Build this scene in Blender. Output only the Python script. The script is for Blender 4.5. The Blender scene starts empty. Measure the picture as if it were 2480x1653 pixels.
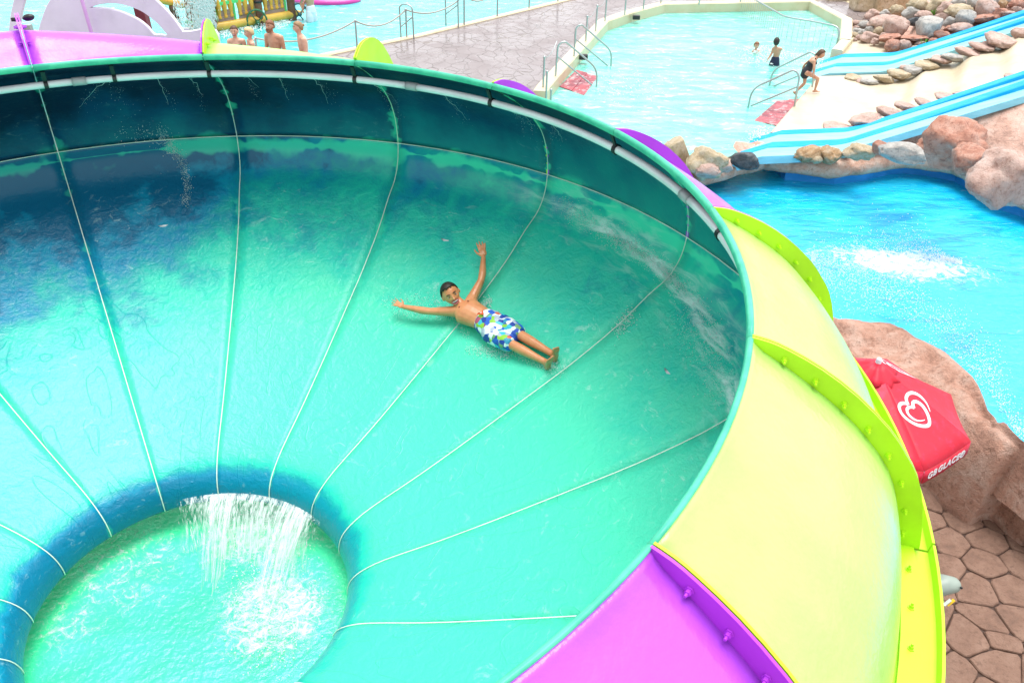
import bpy, bmesh, math, random
import numpy as np
from mathutils import Vector, Matrix, noise as mn

scene = bpy.context.scene
COL = scene.collection
R = math.radians

# ------------------------------------------------------------------ camera
FX, PITCH, ROLL = 1995.2 / 2480 * 36, 0.5903, 0.0213
CAM_Z = 6.0
fw = Vector((0, math.cos(PITCH), -math.sin(PITCH)))
_r = Vector((1, 0, 0)); _u = _r.cross(fw)
rt = _r * math.cos(ROLL) + _u * math.sin(ROLL)
up = -_r * math.sin(ROLL) + _u * math.cos(ROLL)
CAM = Vector((0, 0, CAM_Z))
cd = bpy.data.cameras.new('camera'); cam = bpy.data.objects.new('camera', cd); COL.objects.link(cam)
cam.matrix_world = Matrix(((rt.x, up.x, -fw.x, 0), (rt.y, up.y, -fw.y, 0), (rt.z, up.z, -fw.z, CAM_Z), (0, 0, 0, 1)))
cd.sensor_width = 36; cd.lens = FX; cd.clip_start = 0.05; cd.clip_end = 2000
scene.camera = cam

# ------------------------------------------------------------------ light
SUN_EL, SUN_AZ = R(80), R(40)          # azimuth clockwise from +y (the view direction)
w = bpy.data.worlds.new('World'); scene.world = w; w.use_nodes = True
nt = w.node_tree; bg = nt.nodes['Background']
sky = nt.nodes.new('ShaderNodeTexSky'); sky.sky_type = 'NISHITA'; sky.sun_disc = False
sky.sun_elevation = SUN_EL; sky.sun_rotation = SUN_AZ; sky.dust_density = 1.5; sky.air_density = 1.0; sky.ozone_density = 1.0
hs = nt.nodes.new('ShaderNodeHueSaturation'); hs.inputs['Saturation'].default_value = 0.12
nt.links.new(sky.outputs[0], hs.inputs['Color']); nt.links.new(hs.outputs[0], bg.inputs[0])
bg.inputs[1].default_value = 0.13
sd = bpy.data.lights.new('sun', 'SUN'); sd.energy = 1.5; sd.angle = R(45); sd.color = (1, .98, .95)
sun = bpy.data.objects.new('sun', sd); COL.objects.link(sun)
sdir = Vector((math.sin(SUN_AZ) * math.cos(SUN_EL), math.cos(SUN_AZ) * math.cos(SUN_EL), math.sin(SUN_EL)))
sun.rotation_euler = sdir.to_track_quat('Z', 'Y').to_euler(); sun.location = (20, 30, 40)
vs = scene.view_settings
scene.display_settings.display_device = 'sRGB'
vs.view_transform = 'Standard'; vs.look = 'None'; vs.gamma = 1; vs.use_curve_mapping = False
vs.exposure = 1.3
scene.cycles.max_bounces = 8; scene.cycles.transparent_max_bounces = 12

# ------------------------------------------------------------------ measuring: where a sight line meets a real surface
PXW, PXH, FQ = 2480, 1653, 1995.2
def ray(px, py):
    px, py = float(px), float(py)
    return (px - PXW / 2) / FQ * rt - (py - PXH / 2) / FQ * up + fw
def G(px, py, z=0.0):
    d = ray(px, py); t = (z - CAM_Z) / d.z; return CAM + d * t
def VY(px, py, y):
    d = ray(px, py); return CAM + d * (y / d.y)
def VP(px, py, A, B):
    n = Vector((-(B.y - A.y), B.x - A.x, 0)); d = ray(px, py); t = (A - CAM).dot(n) / d.dot(n); return CAM + d * t
def ppm(P): return FQ / (P - CAM).dot(fw)

# ------------------------------------------------------------------ objects
def link(name, mesh, mats=(), parent=None, loc=None):
    o = bpy.data.objects.new(name, mesh); COL.objects.link(o)
    for m in mats:
        if mesh.materials.find(m.name) < 0 or len(mesh.materials) < len(mats): mesh.materials.append(m)
    if parent: o.parent = parent
    if loc is not None: o.location = loc
    return o
def tag(o, label=None, cat=None, group=None, kind=None):
    if label: o['label'] = label
    if cat: o['category'] = cat
    if group: o['group'] = group
    if kind: o['kind'] = kind
    return o
def thing(name, label, cat, loc=(0, 0, 0), group=None):
    o = bpy.data.objects.new(name, None); COL.objects.link(o); o.location = loc; o.empty_display_size = .2
    return tag(o, label, cat, group)
def bm_mesh(bm, name, smooth=True, recalc=True):
    if recalc: bmesh.ops.recalc_face_normals(bm, faces=bm.faces)
    me = bpy.data.meshes.new(name); bm.to_mesh(me); bm.free()
    if smooth: me.polygons.foreach_set('use_smooth', [True] * len(me.polygons))
    return me
def obj(name, bm, m, parent=None, smooth=True, off=None):
    """link a bmesh given in world coordinates; under a parent placed at off"""
    if off is not None: bmesh.ops.translate(bm, verts=bm.verts, vec=-Vector(off))
    return link(name, bm_mesh(bm, name, smooth), [m] if not isinstance(m, (list, tuple)) else m, parent)

def frame_of(d):
    d = d.normalized(); a = Vector((0, 0, 1)) if abs(d.z) < .9 else Vector((1, 0, 0))
    s = d.cross(a).normalized(); return s, s.cross(d).normalized()
def tube(bm, pts, rads, n=8, cap=True, side=None):
    """tapered tube through pts; rads: number, list, or list of (ra, rb); round ends when cap"""
    pts = [Vector(p) for p in pts]
    if not isinstance(rads, (list, tuple)): rads = [rads] * len(pts)
    rr = [(r, r) if not isinstance(r, (list, tuple)) else r for r in rads]
    T = []
    for i in range(len(pts)):
        a = pts[max(i - 1, 0)]; b = pts[min(i + 1, len(pts) - 1)]; T.append((b - a).normalized())
    s = Vector(side) if side is not None else frame_of(T[0])[0]
    P, Q, D = [], [], []
    if cap:
        for h in (1.0, .7, .35):
            k = math.sqrt(max(0, 1 - h * h)) or .05
            P.append(pts[0] - T[0] * h * min(rr[0])); Q.append((rr[0][0] * k, rr[0][1] * k)); D.append(T[0])
    P += pts; Q += rr; D += T
    if cap:
        for h in (.35, .7, 1.0):
            k = math.sqrt(max(0, 1 - h * h)) or .05
            P.append(pts[-1] + T[-1] * h * min(rr[-1])); Q.append((rr[-1][0] * k, rr[-1][1] * k)); D.append(T[-1])
    rings = []
    for p, (ra, rb), d in zip(P, Q, D):
        s = (s - d * s.dot(d)).normalized(); v = d.cross(s)
        rings.append([bm.verts.new(p + s * (ra * math.cos(2 * math.pi * j / n)) + v * (rb * math.sin(2 * math.pi * j / n))) for j in range(n)])
    for a, b in zip(rings[:-1], rings[1:]):
        for j in range(n): bm.faces.new((a[j], a[(j + 1) % n], b[(j + 1) % n], b[j]))
    bm.faces.new(rings[0][::-1]); bm.faces.new(rings[-1])
def box(bm, c, sz, M=None):
    M = M or Matrix.Identity(3); c = Vector(c)
    v = [bm.verts.new(c + M @ Vector((x * sz[0] / 2, y * sz[1] / 2, z * sz[2] / 2))) for x in (-1, 1) for y in (-1, 1) for z in (-1, 1)]
    for f in ((0, 1, 3, 2), (4, 6, 7, 5), (0, 4, 5, 1), (2, 3, 7, 6), (0, 2, 6, 4), (1, 5, 7, 3)): bm.faces.new([v[i] for i in f])
def bar(bm, a, b, wd, ht, upv=(0, 0, 1)):
    a, b = Vector(a), Vector(b); d = (b - a); L = d.length; d.normalize()
    s = d.cross(Vector(upv)).normalized(); u2 = s.cross(d)
    box(bm, (a + b) / 2, (L, wd, ht), Matrix((d, s, u2)).transposed())
def ellipsoid(bm, c, ax, seg=14, rings=9):
    c = Vector(c); ax = [Vector(a) for a in ax]; vs_ = []
    top = bm.verts.new(c + ax[2]); bot = bm.verts.new(c - ax[2])
    for i in range(1, rings):
        th = math.pi * i / rings
        vs_.append([bm.verts.new(c + ax[0] * math.sin(th) * math.cos(2 * math.pi * j / seg) + ax[1] * math.sin(th) * math.sin(2 * math.pi * j / seg) + ax[2] * math.cos(th)) for j in range(seg)])
    for j in range(seg):
        bm.faces.new((top, vs_[0][j], vs_[0][(j + 1) % seg])); bm.faces.new((bot, vs_[-1][(j + 1) % seg], vs_[-1][j]))
    for a, b in zip(vs_[:-1], vs_[1:]):
        for j in range(seg): bm.faces.new((a[j], b[j], b[(j + 1) % seg], a[(j + 1) % seg]))
def sheet(name, pts, m, kind='structure', thick=None, cuts=0):
    """flat polygon sheet (or slab with thick) through 3-D points"""
    bm = bmesh.new(); vs_ = [bm.verts.new(p) for p in pts]; f = bm.faces.new(vs_)
    bmesh.ops.recalc_face_normals(bm, faces=bm.faces)
    f.normal_update()
    if f.normal.z < 0: bmesh.ops.reverse_faces(bm, faces=[f])
    if thick:
        r = bmesh.ops.extrude_face_region(bm, geom=[f]); nv = [g for g in r['geom'] if isinstance(g, bmesh.types.BMVert)]
        bmesh.ops.translate(bm, verts=[v for v in bm.verts if v not in nv], vec=(0, 0, -thick))
    bmesh.ops.triangulate(bm, faces=bm.faces)
    me = bm_mesh(bm, name, False, bool(thick)); o = link(name, me, [m]); return tag(o, kind=kind)
def smooth01(a, b, x):
    t = min(1, max(0, (x - a) / (b - a))); return t * t * (3 - 2 * t)

# ------------------------------------------------------------------ materials
class Mat:
    def __init__(s, name, base=(.5, .5, .5), rough=.5, coat=0, coat_rough=.05, spec=.5, metal=0):
        s.m = bpy.data.materials.new(name); s.m.use_nodes = True; s.t = s.m.node_tree; s.p = s.t.nodes['Principled BSDF']
        s.set('Base Color', base); s.set('Roughness', rough); s.set('Metallic', metal); s.set('Specular IOR Level', spec)
        s.set('Coat Weight', coat); s.set('Coat Roughness', coat_rough); s._tc = None
    def n(s, t): return s.t.nodes.new('ShaderNode' + t)
    def put(s, sock, v):
        if isinstance(v, bpy.types.NodeSocket): s.t.links.new(v, sock)
        elif isinstance(v, (tuple, list)) and sock.type == 'RGBA' and len(v) == 3: sock.default_value = (*v, 1)
        else: sock.default_value = v
    def set(s, k, v): s.put(s.p.inputs[k], v); return s
    def tc(s, k='Object'):
        if s._tc is None: s._tc = s.n('TexCoord')
        return s._tc.outputs[k]
    def pos(s): return s.n('NewGeometry').outputs['Position']
    def mapping(s, vec, scale=(1, 1, 1), rot=(0, 0, 0), loc=(0, 0, 0)):
        m = s.n('Mapping'); s.put(m.inputs[0], vec); m.inputs['Scale'].default_value = scale; m.inputs['Rotation'].default_value = rot; m.inputs['Location'].default_value = loc
        return m.outputs[0]
    def noise(s, scale=5, detail=3, rough=.5, vec=None, dist=0, out=0):
        k = s.n('TexNoise'); s.put(k.inputs['Vector'], vec if vec is not None else s.pos()); s.put(k.inputs['Scale'], scale)
        k.inputs['Detail'].default_value = detail; k.inputs['Roughness'].default_value = rough; k.inputs['Distortion'].default_value = dist
        return k.outputs[out]
    def vor(s, scale=5, feat='F1', vec=None, out='Distance', rnd=1):
        k = s.n('TexVoronoi'); k.feature = feat; s.put(k.inputs['Vector'], vec if vec is not None else s.pos()); s.put(k.inputs['Scale'], scale); k.inputs['Randomness'].default_value = rnd
        return k.outputs[out]
    def math(s, op, a, b=0.0, c=None, clamp=False):
        k = s.n('Math'); k.operation = op; k.use_clamp = clamp; s.put(k.inputs[0], a); s.put(k.inputs[1], b)
        if c is not None: s.put(k.inputs[2], c)
        return k.outputs[0]
    def step(s, x, a, b, ta=0.0, tb=1.0):
        k = s.n('MapRange'); k.interpolation_type = 'SMOOTHSTEP'; s.put(k.inputs['Value'], x)
        for q, v in (('From Min', a), ('From Max', b), ('To Min', ta), ('To Max', tb)): s.put(k.inputs[q], v)
        return k.outputs[0]
    def lin(s, x, a, b, ta=0.0, tb=1.0):
        k = s.n('MapRange'); s.put(k.inputs['Value'], x)
        for q, v in (('From Min', a), ('From Max', b), ('To Min', ta), ('To Max', tb)): s.put(k.inputs[q], v)
        return k.outputs[0]
    def mix(s, f, a, b, mode='MIX'):
        k = s.n('Mix'); k.data_type = 'RGBA'; k.blend_type = mode; s.put(k.inputs[0], f); s.put(k.inputs[6], a); s.put(k.inputs[7], b); return k.outputs[2]
    def ramp(s, f, stops):
        k = s.n('ValToRGB'); e = k.color_ramp.elements
        while len(e) < len(stops): e.new(.5)
        for q, (p, c) in zip(e, stops): q.position = p; q.color = (*c, 1)
        s.put(k.inputs[0], f); return k.outputs[0]
    def sep(s, v):
        k = s.n('SeparateXYZ'); s.put(k.inputs[0], v); return k.outputs
    def bump(s, h, strength=.5, dist=.02, coat=True):
        k = s.n('Bump'); s.put(k.inputs['Height'], h); k.inputs['Strength'].default_value = strength; k.inputs['Distance'].default_value = dist
        s.put(s.p.inputs['Normal'], k.outputs[0])
        if coat: s.put(s.p.inputs['Coat Normal'], k.outputs[0])
        return k.outputs[0]
    def mix_shader(s, f, other):
        """mix the Principled with another shader: f = share of Principled"""
        k = s.n('MixShader'); s.put(k.inputs[0], f); s.t.links.new(other, k.inputs[1]); s.t.links.new(s.p.outputs[0], k.inputs[2])
        out = s.t.nodes['Material Output']; s.t.links.new(k.outputs[0], out.inputs[0])
    def transparent(s, f, col=(1, 1, 1)):
        k = s.n('BsdfTransparent'); s.put(k.inputs[0], col); s.mix_shader(f, k.outputs[0]); return s

def plastic(name, col, rough=.32, coat=.6, var=.06, scratch=0.0, grain=14):
    m = Mat(name, col, rough, coat, .12)
    c2 = tuple(x * (1 - var * 3) for x in col)
    n1 = m.noise(2.2, 5, .6); c = m.mix(m.step(n1, .35, .75), col, c2)
    dirt = m.step(m.noise(9, 6, .7), .62, .8); c = m.mix(m.math('MULTIPLY', dirt, .12 + scratch), c, tuple(x * .55 + .03 for x in col))
    m.set('Base Color', c); m.set('Roughness', m.lin(m.noise(6, 4), .3, .7, rough * .8, rough * 1.3))
    m.bump(m.noise(grain, 3, .5), .12 if grain < 20 else .28, .01)
    return m.m
M = {}
M['lime'] = plastic('lime_gelcoat', (.47, .82, .012), .4, .2, grain=9)
M['lime_panel'] = plastic('skylit_lime_gelcoat', (.43, .74, .17), .38, .4, .05, .16, grain=30)  # flange lime made paler: sky sheen on upward faces put into the colour
M['purple_panel'] = plastic('skylit_purple_gelcoat', (.44, .075, .72), .38, .45, .05, .14, grain=30)  # purple lightened likewise, sky reflection painted into the base colour
M['purple'] = plastic('purple_gelcoat', (.45, .04, .68), .4, .35, grain=9)
M['white_plastic'] = plastic('white_pipe', (.84, .84, .88), .35, .3)
M['grey_plastic'] = plastic('grey_coupling', (.42, .43, .45), .4, .2)
M['black'] = plastic('black_clip', (.012, .012, .014), .45, .1)
M['seal'] = plastic('joint_sealant', (.84, .93, .84), .5, .1)
M['panel_white'] = plastic('white_panel_paint', (.82, .79, .88), .5, .1)
M['red_post'] = plastic('maroon_paint', (.16, .012, .03), .5, .1)
M['steel'] = Mat('brushed_steel', (.42, .46, .46), .32, metal=.75).m
M['rope'] = Mat('grey_rope', (.42, .40, .36), .9).m
def trim_mat():
    m = Mat('green_trim', (.1, .6, .4), .4, .15, .2, .25)
    c = m.mix(m.step(m.noise(5, 4, .6), .4, .62), (.085, .55, .34), (.05, .42, .28)); m.set('Base Color', c); m.bump(m.noise(20, 3), .08, .01); return m.m
M['trim'] = trim_mat()
# ------------------------------------------------------------------ the bowl
S = 3.6
CX, CY, RIM = -0.66285 * S, 1.12888 * S, CAM_Z - 0.56923 * S
PHI0, DA = 2.0966, 2 * math.pi / 16
def azi(k): return PHI0 - DA * k
def bp(k, r, z): a = azi(k); return Vector((CX + r * math.cos(a), CY + r * math.sin(a), RIM + z))
OUT = [(3.605, -.012), (3.66, -.06), (3.77, -.12), (3.905, -.205), (4.055, -.31), (4.2, -.44), (4.335, -.60), (4.42, -.78), (4.455, -.95), (4.463, -1.07)]
FLA = [(3.60, .004), (3.68, -.008), (3.77, -.037), (3.93, -.11), (4.11, -.225), (4.29, -.38), (4.394, -.506), (4.476, -.626), (4.545, -.80), (4.59, -1.0), (4.60, -1.065)]
CONE = [(4.446, -1.073), (4.432, -1.18), (4.39, -1.30), (4.29, -1.43), (4.10, -1.55), (3.80, -1.77), (3.348, -2.02), (2.88, -2.235), (2.34, -2.475), (1.90, -2.66), (1.476, -2.82), (1.29, -2.925), (1.20, -3.02), (1.165, -3.12), (1.161, -3.19)]
def cat_rom(P, n):
    P = [np.array(p, float) for p in P]; out = []
    for i in range(len(P) - 1):
        p0, p1, p2, p3 = P[max(i - 1, 0)], P[i], P[i + 1], P[min(i + 2, len(P) - 1)]
        for j in range(n):
            t = j / n; out.append(tuple(.5 * ((2 * p1) + (p2 - p0) * t + (2 * p0 - 5 * p1 + 4 * p2 - p3) * t * t + (3 * p1 - p0 - 3 * p2 + p3) * t ** 3)))
    out.append(tuple(P[-1])); return out
OUTs, FLAs, CONEs = cat_rom(OUT, 2), cat_rom(FLA, 2), cat_rom(CONE, 3)
def off_prof(P, t):
    out = []
    for i, (r, z) in enumerate(P):
        a, b = P[max(i - 1, 0)], P[min(i + 1, len(P) - 1)]; d = np.array((b[0] - a[0], b[1] - a[1])); d /= np.linalg.norm(d)
        out.append((r + d[1] * t, z - d[0] * t))
    return out
INs = off_prof(OUTs, .016)                       # inner face of the upper ring
CONEo = off_prof(CONEs, -.016)
_zz = np.array([z for r, z in (INs + CONEs)])[::-1]; _rr = np.array([r for r, z in (INs + CONEs)])[::-1]
_o = np.argsort(_zz); _zz, _rr = _zz[_o], _rr[_o]
def rin(z): return float(np.interp(z, _zz, _rr))
def bowl_hit(px, py, lift=0.0):
    """where the sight line meets the inner bowl surface raised by lift"""
    d = ray(px, py); t0 = (RIM - CAM_Z) / d.z
    def inside(t):
        P = CAM + d * t; return math.hypot(P.x - CX, P.y - CY) < rin(P.z - RIM - lift)
    t = t0 + .03
    while not inside(t) and t < t0 + 1.2: t += .01
    for i in range(400):
        if not inside(t + .04): break
        t += .04
    a, b = t, t + .04
    for i in range(9):
        m_ = (a + b) / 2
        if inside(m_): a = m_
        else: b = m_
    return CAM + d * a
def bump_h(k):                                    # the outer wall swells where the entry flume joins (joints 0 to 3)
    kk = ((k + 8) % 16) - 8
    return float(np.interp(kk, [-5, -3, 0, 1, 2, 3], [.3, .5, .50, .285, .13, 0]))
def swell(k, r): return bump_h(k) * math.sin(math.pi * min(1, max(0, (r - 3.6) / 1.0))) ** 1.0

def arclen(P):
    L = [0]
    for a, b in zip(P[:-1], P[1:]): L.append(L[-1] + math.hypot(b[0] - a[0], b[1] - a[1]))
    return L
_rc, _Lc = np.array([r for r, z in CONEs]), None
def uv_of(P):
    a = math.atan2(P.y - CY, P.x - CX); u = ((PHI0 - a) / DA + 6) % 16 - 6; r = math.hypot(P.x - CX, P.y - CY); L = arclen(INs)[-1] + np.array(arclen(CONEs))
    return u, float(np.interp(P.z - RIM, np.array([z for _, z in CONEs])[::-1], L[::-1]))
_h = np.array([uv_of(bowl_hit(x * 1.0544, y * 1.0544)) for x, y in ((1290, 470), (1380, 525), (1470, 580), (1545, 640), (1620, 730), (1655, 820))])
LIPV = arclen(INs)[-1] + arclen(CONEs)[-1]
STREAK = [float(x) for x in np.polyfit(_h[:, 0], _h[:, 1], 2)]
def inner_mat(name, upper):
    m = Mat(name, (.05, .6, .5), .3, .22, .15, .25); uv = m.tc('UV'); U, V, _ = m.sep(uv)
    P = m.pos()
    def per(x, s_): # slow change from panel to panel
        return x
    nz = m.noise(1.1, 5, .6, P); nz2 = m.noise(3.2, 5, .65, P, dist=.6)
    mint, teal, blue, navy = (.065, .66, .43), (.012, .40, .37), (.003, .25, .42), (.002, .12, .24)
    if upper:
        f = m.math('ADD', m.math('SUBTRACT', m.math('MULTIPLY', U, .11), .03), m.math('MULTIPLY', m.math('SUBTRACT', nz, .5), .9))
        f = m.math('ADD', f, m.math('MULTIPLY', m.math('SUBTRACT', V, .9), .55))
        c = m.ramp(m.math('ADD', f, .0), [(0, (.002, .02, .05)), (.2, (.003, .06, .14)), (.45, (.007, .17, .23)), (.8, (.014, .32, .30))])  # shade under the lip put into the colour, easing toward the ring seam
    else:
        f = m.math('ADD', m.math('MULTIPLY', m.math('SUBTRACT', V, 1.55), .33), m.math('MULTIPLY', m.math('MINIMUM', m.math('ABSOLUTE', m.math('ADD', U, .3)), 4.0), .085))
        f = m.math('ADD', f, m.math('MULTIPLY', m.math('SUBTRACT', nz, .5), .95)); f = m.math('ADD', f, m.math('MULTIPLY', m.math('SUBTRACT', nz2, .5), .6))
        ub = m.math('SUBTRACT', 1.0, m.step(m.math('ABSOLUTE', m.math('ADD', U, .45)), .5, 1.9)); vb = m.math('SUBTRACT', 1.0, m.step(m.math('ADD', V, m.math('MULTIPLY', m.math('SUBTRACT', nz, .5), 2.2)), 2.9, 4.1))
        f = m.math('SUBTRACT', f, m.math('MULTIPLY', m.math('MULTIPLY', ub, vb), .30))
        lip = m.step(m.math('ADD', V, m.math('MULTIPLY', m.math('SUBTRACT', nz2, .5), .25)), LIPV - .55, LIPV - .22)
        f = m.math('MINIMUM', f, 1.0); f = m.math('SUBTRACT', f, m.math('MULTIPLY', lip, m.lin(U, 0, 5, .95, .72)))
        c = m.ramp(f, [(0, navy), (.12, blue), (.28, (.006, .36, .38)), (.46, (.017, .58, .43)), (.8, mint)])  # light from sky and through the shell painted in, paler lower down
    # light glowing through the laminate beside the joints, painted as a paler tint
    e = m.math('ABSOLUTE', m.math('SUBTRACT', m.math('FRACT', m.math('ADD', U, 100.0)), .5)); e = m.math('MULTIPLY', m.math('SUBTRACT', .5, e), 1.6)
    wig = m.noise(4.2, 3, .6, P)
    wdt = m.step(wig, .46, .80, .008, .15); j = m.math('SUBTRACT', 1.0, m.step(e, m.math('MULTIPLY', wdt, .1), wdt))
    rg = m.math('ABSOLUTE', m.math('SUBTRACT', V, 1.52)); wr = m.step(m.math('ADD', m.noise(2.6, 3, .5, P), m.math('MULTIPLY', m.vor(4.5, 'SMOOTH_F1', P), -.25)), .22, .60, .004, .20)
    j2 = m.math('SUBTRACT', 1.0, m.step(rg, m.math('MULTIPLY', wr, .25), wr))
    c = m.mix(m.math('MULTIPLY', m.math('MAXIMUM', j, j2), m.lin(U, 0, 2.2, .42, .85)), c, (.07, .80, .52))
    # running water: ripples drawn out round the bowl, sheet edges lower down, specks of foam
    pv = m.n('CombineXYZ'); m.put(pv.inputs[0], m.math('MULTIPLY', U, 1.0)); m.put(pv.inputs[1], V); pv = pv.outputs[0]
    rip = m.noise(1, 4, .6, m.mapping(P, (9, 9, 14)), dist=.8); rip2 = m.noise(34, 3, .6, P, dist=.5)
    cell = m.noise(1, 2, .5, m.mapping(pv, (1.6, .8, 1), loc=(3, 7, 0)), dist=.9)
    edge = m.math('PINGPONG', m.math('MULTIPLY', cell, 5.0), .5); edge = m.math('SUBTRACT', 1.0, m.step(edge, 0.0, .035))
    low = m.step(V, 2.6, 3.6) if not upper else 0.0
    rw = m.math('MULTIPLY', m.step(V, 1.5, 2.3), m.math('SUBTRACT', 1.0, m.math('MULTIPLY', low, .40))) if not upper else .25
    h = m.math('ADD', m.math('MULTIPLY', rip, rw), m.math('MULTIPLY', rip2, m.math('MULTIPLY', rw, .35)))
    h = m.math('ADD', h, m.math('MULTIPLY', edge, m.math('MULTIPLY', low, .14))) if not upper else h
    fo = m.math('MULTIPLY', m.step(m.noise(1, 5, .75, m.mapping(P, (6, 6, 16)), dist=.9), .57, .69), m.step(m.noise(1.4, 2, .5, P), .42, .62))
    fo = m.math('MULTIPLY', fo, rw); c = m.mix(m.math('MULTIPLY', fo, .32), c, (.70, .90, .86))
    if not upper:   # band of white water running round the right-hand side
        vc = m.math('ADD', STREAK[2], m.math('MULTIPLY', U, m.math('ADD', STREAK[1], m.math('MULTIPLY', U, STREAK[0])))); dv_ = m.math('ABSOLUTE', m.math('SUBTRACT', V, vc))
        sn = m.noise(1, 6, .7, m.mapping(pv, (5, 11, 1)), dist=.8); sw = m.math('MULTIPLY', m.step(U, 2.6, 3.5), m.math('SUBTRACT', 1.0, m.step(U, 5.0, 6.2)))
        s1 = m.math('SUBTRACT', 1.0, m.step(dv_, .02, .10)); s2 = m.math('SUBTRACT', 1.0, m.step(dv_, .05, .42))
        sm_ = m.math('ADD', m.math('MULTIPLY', s1, m.step(sn, .36, .62, 0, .75)), m.math('MULTIPLY', s2, m.step(sn, .46, .72, 0, .55)), clamp=True)
        c = m.mix(m.math('MULTIPLY', sm_, sw, clamp=True), c, (.66, .90, .84))
    m.set('Base Color', c); m.set('Roughness', .35); m.bump(h, .55, .03); return m.m
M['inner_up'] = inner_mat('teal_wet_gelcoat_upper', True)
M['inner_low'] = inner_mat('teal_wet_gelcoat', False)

L_IN = arclen(INs); L_CO = [L_IN[-1] + x for x in arclen(CONEs)]
def shell(k, prof_in, prof_out, Ls, nseg, gap, swl):
    """a panel between joints k and k+1: inner faces get material 1"""
    bm = bmesh.new(); uvl = bm.loops.layers.uv.new('UVMap'); gi, go = [], []
    for i in range(nseg + 1):
        kk = k + gap + (1 - 2 * gap) * i / nseg
        gi.append([bm.verts.new(bp(kk, r, z + (swell(kk, r) * .0))) for r, z in prof_in])
        go.append([bm.verts.new(bp(kk, r, z + (swell(kk, r) if swl else 0))) for r, z in prof_out])
    n = len(prof_in); uvd = {}
    for i in range(nseg + 1):
        kk = k + gap + (1 - 2 * gap) * i / nseg
        for j in range(n): uvd[gi[i][j]] = uvd[go[i][j]] = (kk, Ls[j])
    for i in range(nseg):
        for j in range(n - 1):
            f = bm.faces.new((gi[i][j], gi[i][j + 1], gi[i + 1][j + 1], gi[i + 1][j])); f.material_index = 1
            bm.faces.new((go[i][j], go[i + 1][j], go[i + 1][j + 1], go[i][j + 1]))
        for j in (0, n - 1): bm.faces.new((gi[i][j], gi[i + 1][j], go[i + 1][j], go[i][j]))
    for i in (0, nseg):
        for j in range(n - 1): bm.faces.new((gi[i][j], go[i][j], go[i][j + 1], gi[i][j + 1]))
    bmesh.ops.recalc_face_normals(bm, faces=bm.faces)
    for f in bm.faces:
        for l in f.loops: l[uvl].uv = uvd[l.vert]
    return bm
BC = Vector((CX, CY, RIM - 3.2))
bowl = thing('slide_bowl', 'huge round water slide bowl, teal inside with lime and purple panels outside', 'water slide', BC)
def pcol(k): return 'purple' if ((k + 1) % 4) in (0, 1) else 'lime'
def flange_bm(k, side, wide=0.0):
    """upright flange on the edge of a panel at joint k; side +1: belongs to the panel after the joint"""
    bm = bmesh.new(); r2 = []
    th = .013; a0 = .0022 * side
    def at(r, z, t): return bp(k + a0 + side * t / (r * DA), r, z + swell(k, r))
    n = len(FLAs)
    inner = [(OUTs[0][0] + (OUTs[-1][0] - OUTs[0][0]) * i / (n - 1), 0) for i in range(n)]
    zs = np.array([z for r, z in OUTs]); rs = np.array([r for r, z in OUTs]); La = np.array(arclen(OUTs)); La /= La[-1]
    Lf = np.array(arclen(FLAs)); Lf /= Lf[-1]
    for i in range(n):
        ri, zi = np.interp(Lf[i], La, rs), np.interp(Lf[i], La, zs); ro, zo = FLAs[i]
        dr, dz = ro - ri, zo - zi; ro += dr * wide; zo += dz * wide
        ri -= dr * .12; zi -= dz * .12
        r2.append([bm.verts.new(at(ri, zi, 0)), bm.verts.new(at(ro, zo, 0)), bm.verts.new(at(ro, zo, th)), bm.verts.new(at(ri, zi, th))])
    for a, b in zip(r2[:-1], r2[1:]):
        for j in range(4): bm.faces.new((a[j], a[(j + 1) % 4], b[(j + 1) % 4], b[j]))
    bm.faces.new(r2[0]); bm.faces.new(r2[-1]); return bm
bolt_me = {}
def bolt_mesh(c):
    if c not in bolt_me:
        bm = bmesh.new(); n = 6
        for (z0, z1, r) in ((0, .006, .017), (.006, .02, .011), (.02, .034, .006)):
            lo = [bm.verts.new((r * math.cos(j * math.pi / 3), r * math.sin(j * math.pi / 3), z0)) for j in range(n)]
            hi = [bm.verts.new((v.co.x, v.co.y, z1)) for v in lo]
            for j in range(n): bm.faces.new((lo[j], lo[(j + 1) % n], hi[(j + 1) % n], hi[j]))
            bm.faces.new(lo[::-1]); bm.faces.new(hi)
        bolt_me[c] = bm_mesh(bm, 'bolt', False); bolt_me[c].materials.append(M[c])
    return bolt_me[c]
def bolts(fl, k, side, col, where=(.12, .24, .36, .48, .6, .72, .84, .94)):
    rs = np.array([r for r, z in OUTs]); zs = np.array([z for r, z in OUTs]); La = np.array(arclen(OUTs)); La /= La[-1]
    fr = np.array([r for r, z in FLAs]); fz = np.array([z for r, z in FLAs]); Lf = np.array(arclen(FLAs)); Lf /= Lf[-1]
    for s_ in where:
        ri, zi = np.interp(s_, La, rs), np.interp(s_, La, zs); ro, zo = np.interp(s_, Lf, fr), np.interp(s_, Lf, fz)
        r, z = ri + (ro - ri) * .33, zi + (zo - zi) * .33
        P = bp(k + side * (.0022 + .0135 / (r * DA)), r, z + swell(k, r)); a = azi(k)
        nrm = Vector((math.sin(a), -math.cos(a), 0)) * side      # out of the flange on the panel's side (k grows clockwise)
        o = bpy.data.objects.new('bolt', bolt_mesh(col)); COL.objects.link(o); o.parent = fl
        o.location = P - BC; o.rotation_euler = nrm.to_track_quat('Z', 'Y').to_euler()
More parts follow.
